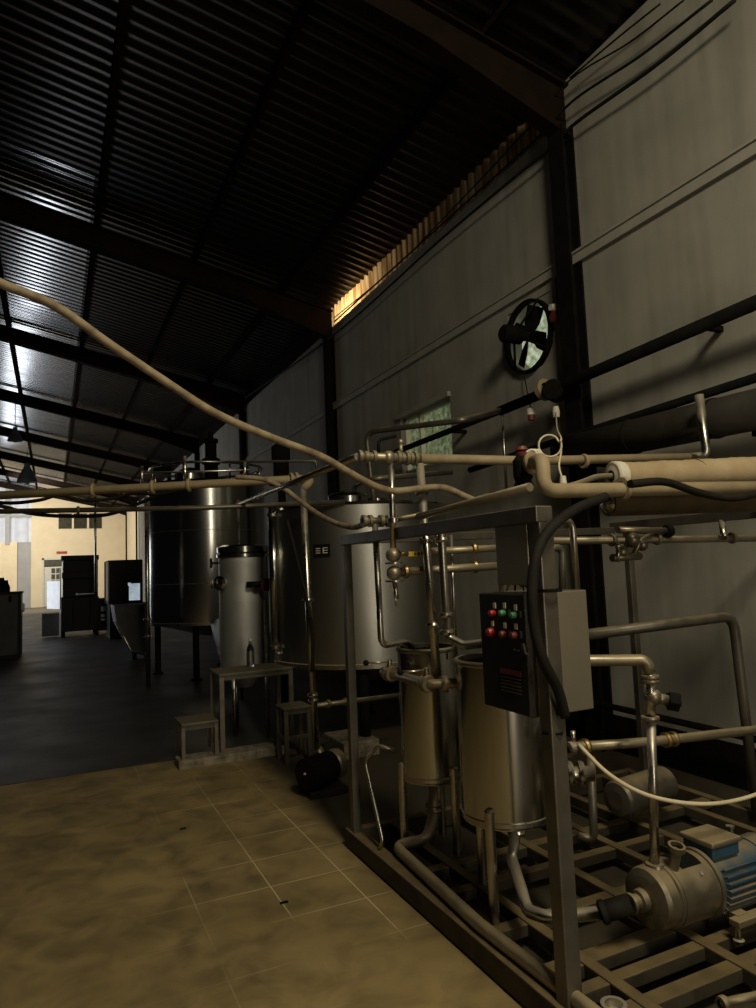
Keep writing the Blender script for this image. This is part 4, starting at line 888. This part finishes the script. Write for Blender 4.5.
MB().lathe([(0, 0), (.1, 0), (.11, .02), (.11, .08), (0, .09)], (1.9, 5.05, .17), (.85, .45, 0), 28).build('pump_casing', 'pump', fpt)
MB().tube([(1.86, 5.05, .2), (1.80, 5.05, .31)], .035, 14).build('outlet', 'pump', fpt)
MB().box((1.72, 4.93, .05), (1.76, 5.03, .09)).build('motor_foot', 'paint', fpt); MB().box((1.84, 4.98, .05), (1.88, 5.08, .09)).build('motor_foot', 'paint', fpt)
MB().disc((1.648, 4.9, .185), (.85, .45, 0), .008, .01, 10).build('bolt', 'white', fpt)
pipe('low_pipe', 'low pipe with clamp running right from the upright to the tank feet', [RY(314, 706, 5.2), RY(400, 695, 5.6)], .02, 'dusty', 0, [(RY(328, 704, 5.25), (1, .4, 0)), (RY(345, 702, 5.35), (1, .4, 0))])
tag(MB().tube(catmull([RY(287, 520, 5.3), RY(296, 555, 5.2), RY(308, 605, 4.98), RY(313, 640, 4.98), RY(312, 672, 4.98)]), .014, 8).build('thin_hose', 'rubber'), 'thin black hose hanging beside the upright pipe to the floor pump', 'hose')
tag(MB().box((2.28, 5.7, 0), (2.62, 6.2, .14)).build('tank_plinth', 'slab', None, .01), 'dark low plinth behind the floor pump', 'plinth')
# ------------------------------------------------------------------ long header pipes crossing the hall
ha0, ha1 = RY(-30, 497, 6.0), RY(299, 479, 5.05)
pipe('header_pipe', 'long pale header pipe crossing the hall above the stools', [ha0, ha1, V((ha1.x+.11, ha1.y, ha1.z)), V((pp0.x, 5.05, pp0.z-.02))], .032, 'beige', .05, [(ha0+(ha1-ha0)*q, ha1-ha0) for q in (.37, .55, .66)]+[(RY(296, 479, 5.06), (1, 0, 0)), (RY(291, 479.5, 5.06), (1, 0, 0))])
pipe('header_pipe', 'thinner dark header pipe crossing the hall under the pale one', [RY(-30, 512, 6.4), RY(200, 508, 6.2), RY(345, 502, 5.8)], .022, 'frame', 0, [(RY(78, 510.5, 6.3), (1, 0, 0))])
tag(MB().tube(catmull([RY(-20, 501, 6.1), RY(12, 503, 6.0), RY(40, 500, 5.95), RY(60, 495, 5.95), RY(80, 500, 5.95), RY(110, 499, 5.9), RY(135, 493, 5.8), RY(160, 494, 5.7), RY(195, 487, 5.5)]), .014, 8).build('tied_cable', 'rubber'), 'black cable tied in slack loops under the pale header pipe', 'cable')
tag(MB().tube(catmull([RY(-20, 503, 6.6), RY(5, 507, 6.55), RY(28, 513, 6.45), RY(60, 516, 6.4), RY(105, 515, 6.4), RY(135, 505, 6.3), RY(165, 492, 6.1)]), .016, 8).build('tied_cable', 'rubber'), 'thicker black cable drooping below the thin header pipe', 'cable')
# railing pipe above header
rp_ = [RY(140, 475, 6.0), RY(142, 466, 6.0)]
z_ = RY(142, 473, 5.9)
pipe('vent_pipe', 'thin rail pipe with uprights above the pale header pipe', [RY(142, 487, 5.85), RY(142, 466, 5.85)], .012, 'steel', 0)
pipe('vent_pipe', 'thin upright vent with small flange above the pale header pipe', [RY(185, 484, 5.7), RY(185, 456, 5.7)], .012, 'steel', 0, [(RY(185, 472, 5.7), (0, 0, 1))])
pipe('vent_pipe', 'thin upright vent at right of the agitator over the header pipe', [RY(245, 480, 5.4), RY(245, 462, 5.4)], .012, 'steel', 0)
pipe('rail_pipe', 'thin cross tube joining the vents above the header pipe', [RY(142, 473, 5.85), RY(185, 472, 5.7), RY(250, 470, 5.4)], .008, 'steel', 0)
pipe('rail_pipe', 'thin dark frame tube over the second tank top', [RY(225, 462, 6.4), RY(316, 461, 6.1), RY(317, 473, 6.1)], .012, 'frame', .03)
# dark motor on wall side above tank gap
wm = V(RY(281, 462, 8.5)); 
wmt = thing('agitator_motor', 'dark upright agitator motor against the wall between the tanks', 'motor', wm-V((0, 0, .3)))
MB().lathe([(0, -.3), (.16, -.3), (.16, -.22), (.1, -.2), (.1, .0), (.12, .02), (.12, .2), (.06, .24), (0, .24)], wm, (0, 0, 1), 24).build('motor_body', 'paint', wmt)
MB().tube([wm+V((0, 0, -.3)), V((wm.x, wm.y, -.006))], .05, 12).build('shaft', 'paint', wmt)
# far hanging drop pole
pl0, pl1 = RY(94.5, 480, 20.0), RY(95.5, 592, 20.0)
pipe('drop_pole', 'thin steel pole dropping from the roof in front of the dark machine', [V((pl1.x, 20.0, pl0.z)), V((pl1.x, 20.0, pl1.z))], .03, 'steel', 0)
# ------------------------------------------------------------------ slung hoses
tag(MB().tube(catmull([RY(-40, 262, 2.75), RY(0, 283, 2.75), RY(55, 306, 2.8), RY(108, 343, 2.85), RY(160, 378, 2.9), RY(215, 413, 2.95), RY(270, 437, 3.0), RY(320, 456, 3.05), RY(350, 473, 3.08), RY(375, 486, 3.1), RY(395, 491, 3.12), RY(425, 488, 3.1), RY(445, 488, 3.1), RY(464, 496, 3.08), RY(480, 503, 3.05)]), .018, 14).build('slung_hose', 'hose'), 'long tan hose slung across the hall from upper left to the header', 'hose')
tag(MB().tube(catmull([RY(236, 477, 5.0), RY(262, 479, 4.9), RY(283, 488, 4.8), RY(300, 501, 4.7), RY(318, 514, 4.4), RY(338, 524, 4.1), RY(355, 527, 3.8), RY(368, 522, 3.5)]), .018, 12).build('slung_hose', 'hose'), 'thin tan hose drooping from the header pipe to the tee fitting', 'hose')
# ------------------------------------------------------------------ far machines
def boxes(t, name, m, *bs, bevel=.0):
    mb = MB()
    for a, b in bs: mb.box(a, b)
    return mb.build(name, m, t, bevel)
YM = 22.0
def mx(px): return RY(px, 600, YM).x
def mz(py, px=80): return RY(px, py, YM).z
m0, m1 = mx(61), mx(99)
mt1 = thing('filling_machine', 'tall dark machine block with white side doors near the end wall', 'machine', ((m0+m1)/2, YM, -.006))
ztop, zmid = mz(556), mz(597)
boxes(mt1, 'body', 'machine', ((m0, YM, .15), (m1, YM+1.3, zmid)), ((m0+.05, YM+.1, zmid), (m1-.02, YM+1.2, ztop)), bevel=.02)
boxes(mt1, 'hood', 'machine', ((m0, YM-.02, ztop-.12), (m1, YM+1.25, ztop+.02)), ((m0+.02, YM-.1, mz(578)), (m1-.05, YM+.1, mz(572))), bevel=.01)
MB().prism([(m0, YM+.1), (m0-.34, YM+.85), (m0-.37, YM+.83), (m0-.03, YM+.08)], mz(608), mz(580)).build('side_door', 'machwhite', mt1)
boxes(mt1, 'side_door', 'machwhite', ((m0-.04, YM+.02, mz(632)), (m0-.001, YM+.5, mz(613))), ((m0-.03, YM+.02, mz(590)), (m0+.0, YM+.4, mz(567))))
boxes(mt1, 'door_gap', 'paint', ((m0+.3, YM-.012, .3), (m0+.32, YM, zmid-.1)), ((m0+.75, YM-.012, .3), (m0+.77, YM, zmid-.1)))
boxes(mt1, 'control_box', 'greycab', ((m0-.5, YM+.15, .05), (m0-.05, YM+.8, mz(612))), bevel=.02)
boxes(mt1, 'light_strip', 'machwhite', ((mx(77), YM-.02, mz(594.6)), (mx(94), YM-.001, mz(593.6))), ((mx(76), YM-.03, mz(595)), (mx(78), YM-.001, mz(593))))
for x in (m0+.06, m1-.06):
    for y in (YM+.1, YM+1.2): MB().box((x-.05, y-.05, -.006), (x+.05, y+.05, .15)).build('leg', 'paint', mt1)
boxes(mt1, 'gauge_panel', 'machwhite', ((mx(101.5), YM+.25, mz(613)), (mx(106.5), YM+.27, mz(608))), ((mx(101.5), YM+.25, mz(619)), (mx(106), YM+.27, mz(616))), ((mx(101.5), YM+.25, mz(622.5)), (mx(106), YM+.27, mz(620.5))))
boxes(mt1, 'side_panel', 'machine', ((m1, YM+.28, .1), (mx(108), YM+1.2, mz(600))), bevel=.01)
Y2 = 20.0
def nx(px): return RY(px, 600, Y2).x
def nz_(py): return RY(120, py, Y2).z
mt2 = thing('bottling_machine', 'wide black machine housing right of the filling machine', 'machine', ((nx(100)+nx(143))/2, Y2, -.006))
boxes(mt2, 'body', 'machine', ((nx(108), Y2, nz_(604)), (nx(143), Y2+1.5, nz_(560))), bevel=.02)
boxes(mt2, 'side_panel', 'cabinet', ((nx(107.5), Y2-.01, nz_(600)), (nx(109), Y2+.6, nz_(561))))
boxes(mt2, 'glowing_patch', 'far_glow', ((nx(129), Y2-.015, nz_(601)), (nx(140), Y2-.001, nz_(584))), ((nx(128), Y2-.02, nz_(586)), (nx(131), Y2-.005, nz_(583))))  # bright patch glows by itself, daylight painted as emission
boxes(mt2, 'base', 'machine', ((nx(110), Y2+.1, .0), (nx(141), Y2+1.4, nz_(604))))
# conveyor trough in front
Y3 = 14.6
trough = thing('feed_trough', 'dark sloping feed trough with steel lip in front of the bottling machine', 'trough', (RY(130, 660, Y3).x, Y3, -.006))
a, b, c, d = RY(114, 606, Y3), RY(150, 604, Y3), RY(150, 654, Y3), RY(131, 650, Y3)
for yy in (0,):
    poly = [(a.x, a.z), (b.x, b.z), (c.x, c.z), (d.x, d.z), (RY(117, 624, Y3).x, RY(117, 624, Y3).z)]
    MB().prism(poly, Y3, Y3+1.0, 'xz').build('body', 'greycab', trough, .01)
MB().tube([RY(116, 622, Y3-.02), RY(131, 651, Y3-.02), RY(149, 655, Y3-.02)], .03, 8).build('lip', 'steel', trough)
for px_ in (134, 146):
    p = RY(px_, 655, Y3+.4); MB().box((p.x-.04, Y3+.3, -.006), (p.x+.04, Y3+.5, d.z+.1)).build('leg', 'paint', trough)
# left cabinet with bits on top
Y4 = 17.2
k0, k1 = RY(-30, 600, Y4).x, RY(21, 600, Y4).x; kz1 = RY(10, 592, Y4).z
ck = thing('grey_counter', 'grey metal counter cabinet at the left edge of the hall', 'cabinet', ((k0+k1)/2, Y4, -.006))
boxes(ck, 'body', 'greycab', ((k0, Y4, .06), (k1-.06, Y4+.9, kz1-.05)), bevel=.01)
boxes(ck, 'worktop', 'machine', ((k0-.02, Y4-.03, kz1-.05), (k1+.02, Y4+.95, kz1)), bevel=.01)
boxes(ck, 'end_panel', 'machine', ((k1-.06, Y4-.01, 0), (k1, Y4+.92, kz1-.05)))
boxes(ck, 'plinth', 'machine', ((k0, Y4+.04, -.006), (k1-.06, Y4+.86, .06)))
h = RY(10, 599, Y4); MB().box((h.x-.03, Y4-.02, h.z-.07), (h.x+.03, Y4, h.z+.07)).build('door_handle', 'black', ck)
for i, (px_, r, hh, lb_) in enumerate(((1, .12, .32, 'dark rounded gadget at the left on the grey counter'), (6, .08, .26, 'small dark jar on the right end of the grey counter'))):
    p = V((RY(px_, 590, Y4+.3).x, Y4+.3, kz1))
    tag(MB().lathe([(0, 0), (r, 0), (r*1.05, hh*.4), (r*.6, hh*.7), (r*.5, hh), (0, hh)], p, (0, 0, 1), 20).build('counter_gadget', 'black'), lb_, 'container')
kw = RY(24, 608, Y4); tag(MB().lathe([(0, 0), (.09, 0), (.1, .03), (.09, .06), (0, .06)], V((k1+.001, Y4+.3, kw.z)), (1, 0, 0), 20).build('wall_dial', 'machwhite'), 'small white round dial on the end of the grey counter', 'dial')
# hanging lamps
def lamp(label, px, py, Y, r):
    c = RY(px, py, Y); t = thing('pendant_lamp', label, 'lamp', c, 'pendant lamps under the roof')
    MB().lathe([(r, 0), (r*.95, .08*r/.3), (r*.55, .35*r/.3), (r*.3, .5*r/.3), (r*.3, .6*r/.3), (0, .62*r/.3), ], c, (0, 0, 1), 28).build('lamp_shade', 'greycab', t)
    MB().ball(c+V((0, 0, .02)), r*.35).build('bulb', 'glass', t)
    zt_ = rz(c.x)-.1
    MB().tube([c+V((0, 0, r*2)), V((c.x, c.y, zt_))], .012, 8).build('cord', 'rubber', t)
lamp('dark pendant lamp hanging nearest the bright roof sheets at left', 15, 441, 24.0, .22)
lamp('pale pendant lamp further back over the far bay', 27, 482, 33.0, .4)
# litter on the floor
for px_, py_, s_, lb_ in ((284, 903, .02, 'small dark scrap on the floor near the skid'), (183, 829, .018, 'tiny dark scrap in the middle of the tan floor')):
    p = RZ(px_, py_, 0); MB_ = MB().box(p+V((-s_, -s_*.4, 0)), p+V((s_, s_*.4, .006)))
    tag(MB_.build('floor_scrap', 'black'), lb_, 'scrap')
# ------------------------------------------------------------------ light
def area(name, loc, target, sx, sy, power, col, spread=PI):
    l = bpy.data.lights.new(name, 'AREA'); l.shape = 'RECTANGLE'; l.size = sx; l.size_y = sy; l.energy = power; l.color = col; l.spread = spread
    o = bpy.data.objects.new(name, l); COL.objects.link(o); o.location = loc
    o.rotation_euler = (V(target)-V(loc)).to_track_quat('-Z', 'Y').to_euler(); return o
area('skylight', (1.3, -1.2, 6.2), (2.2, 1.6, 1.0), 1.2, 1.6, 275, (1, .89, .63))
area('doorway_daylight', (1.0, -5.5, 2.5), (1.5, 4, 2.2), .8, 4.6, 120, (1, .9, .7))
area('side_opening_daylight', (-3.3, 30, 1.5), (2, 30.3, 1.3), 18, 2.7, 480, (.93, .96, 1))
area('far_bay_daylight', (-3.0, 41, 5.8), (0, 48, 3), 5, 3, 720, (1, .95, .85))
area('eave_daylight', (5.1, 10.35, 5.75), (4.4, 10.4, 6.1), .5, .3, 48, (1, .82, .55))
W = bpy.data.worlds.new('world'); SC.world = W; W.use_nodes = True
bg = W.node_tree.nodes['Background']; bg.inputs['Color'].default_value = (.75, .82, 1, 1); bg.inputs['Strength'].default_value = .003
vs_ = SC.view_settings; vs_.view_transform = 'Standard'; vs_.look = 'None'; vs_.exposure = 0; vs_.gamma = 1; vs_.use_curve_mapping = False
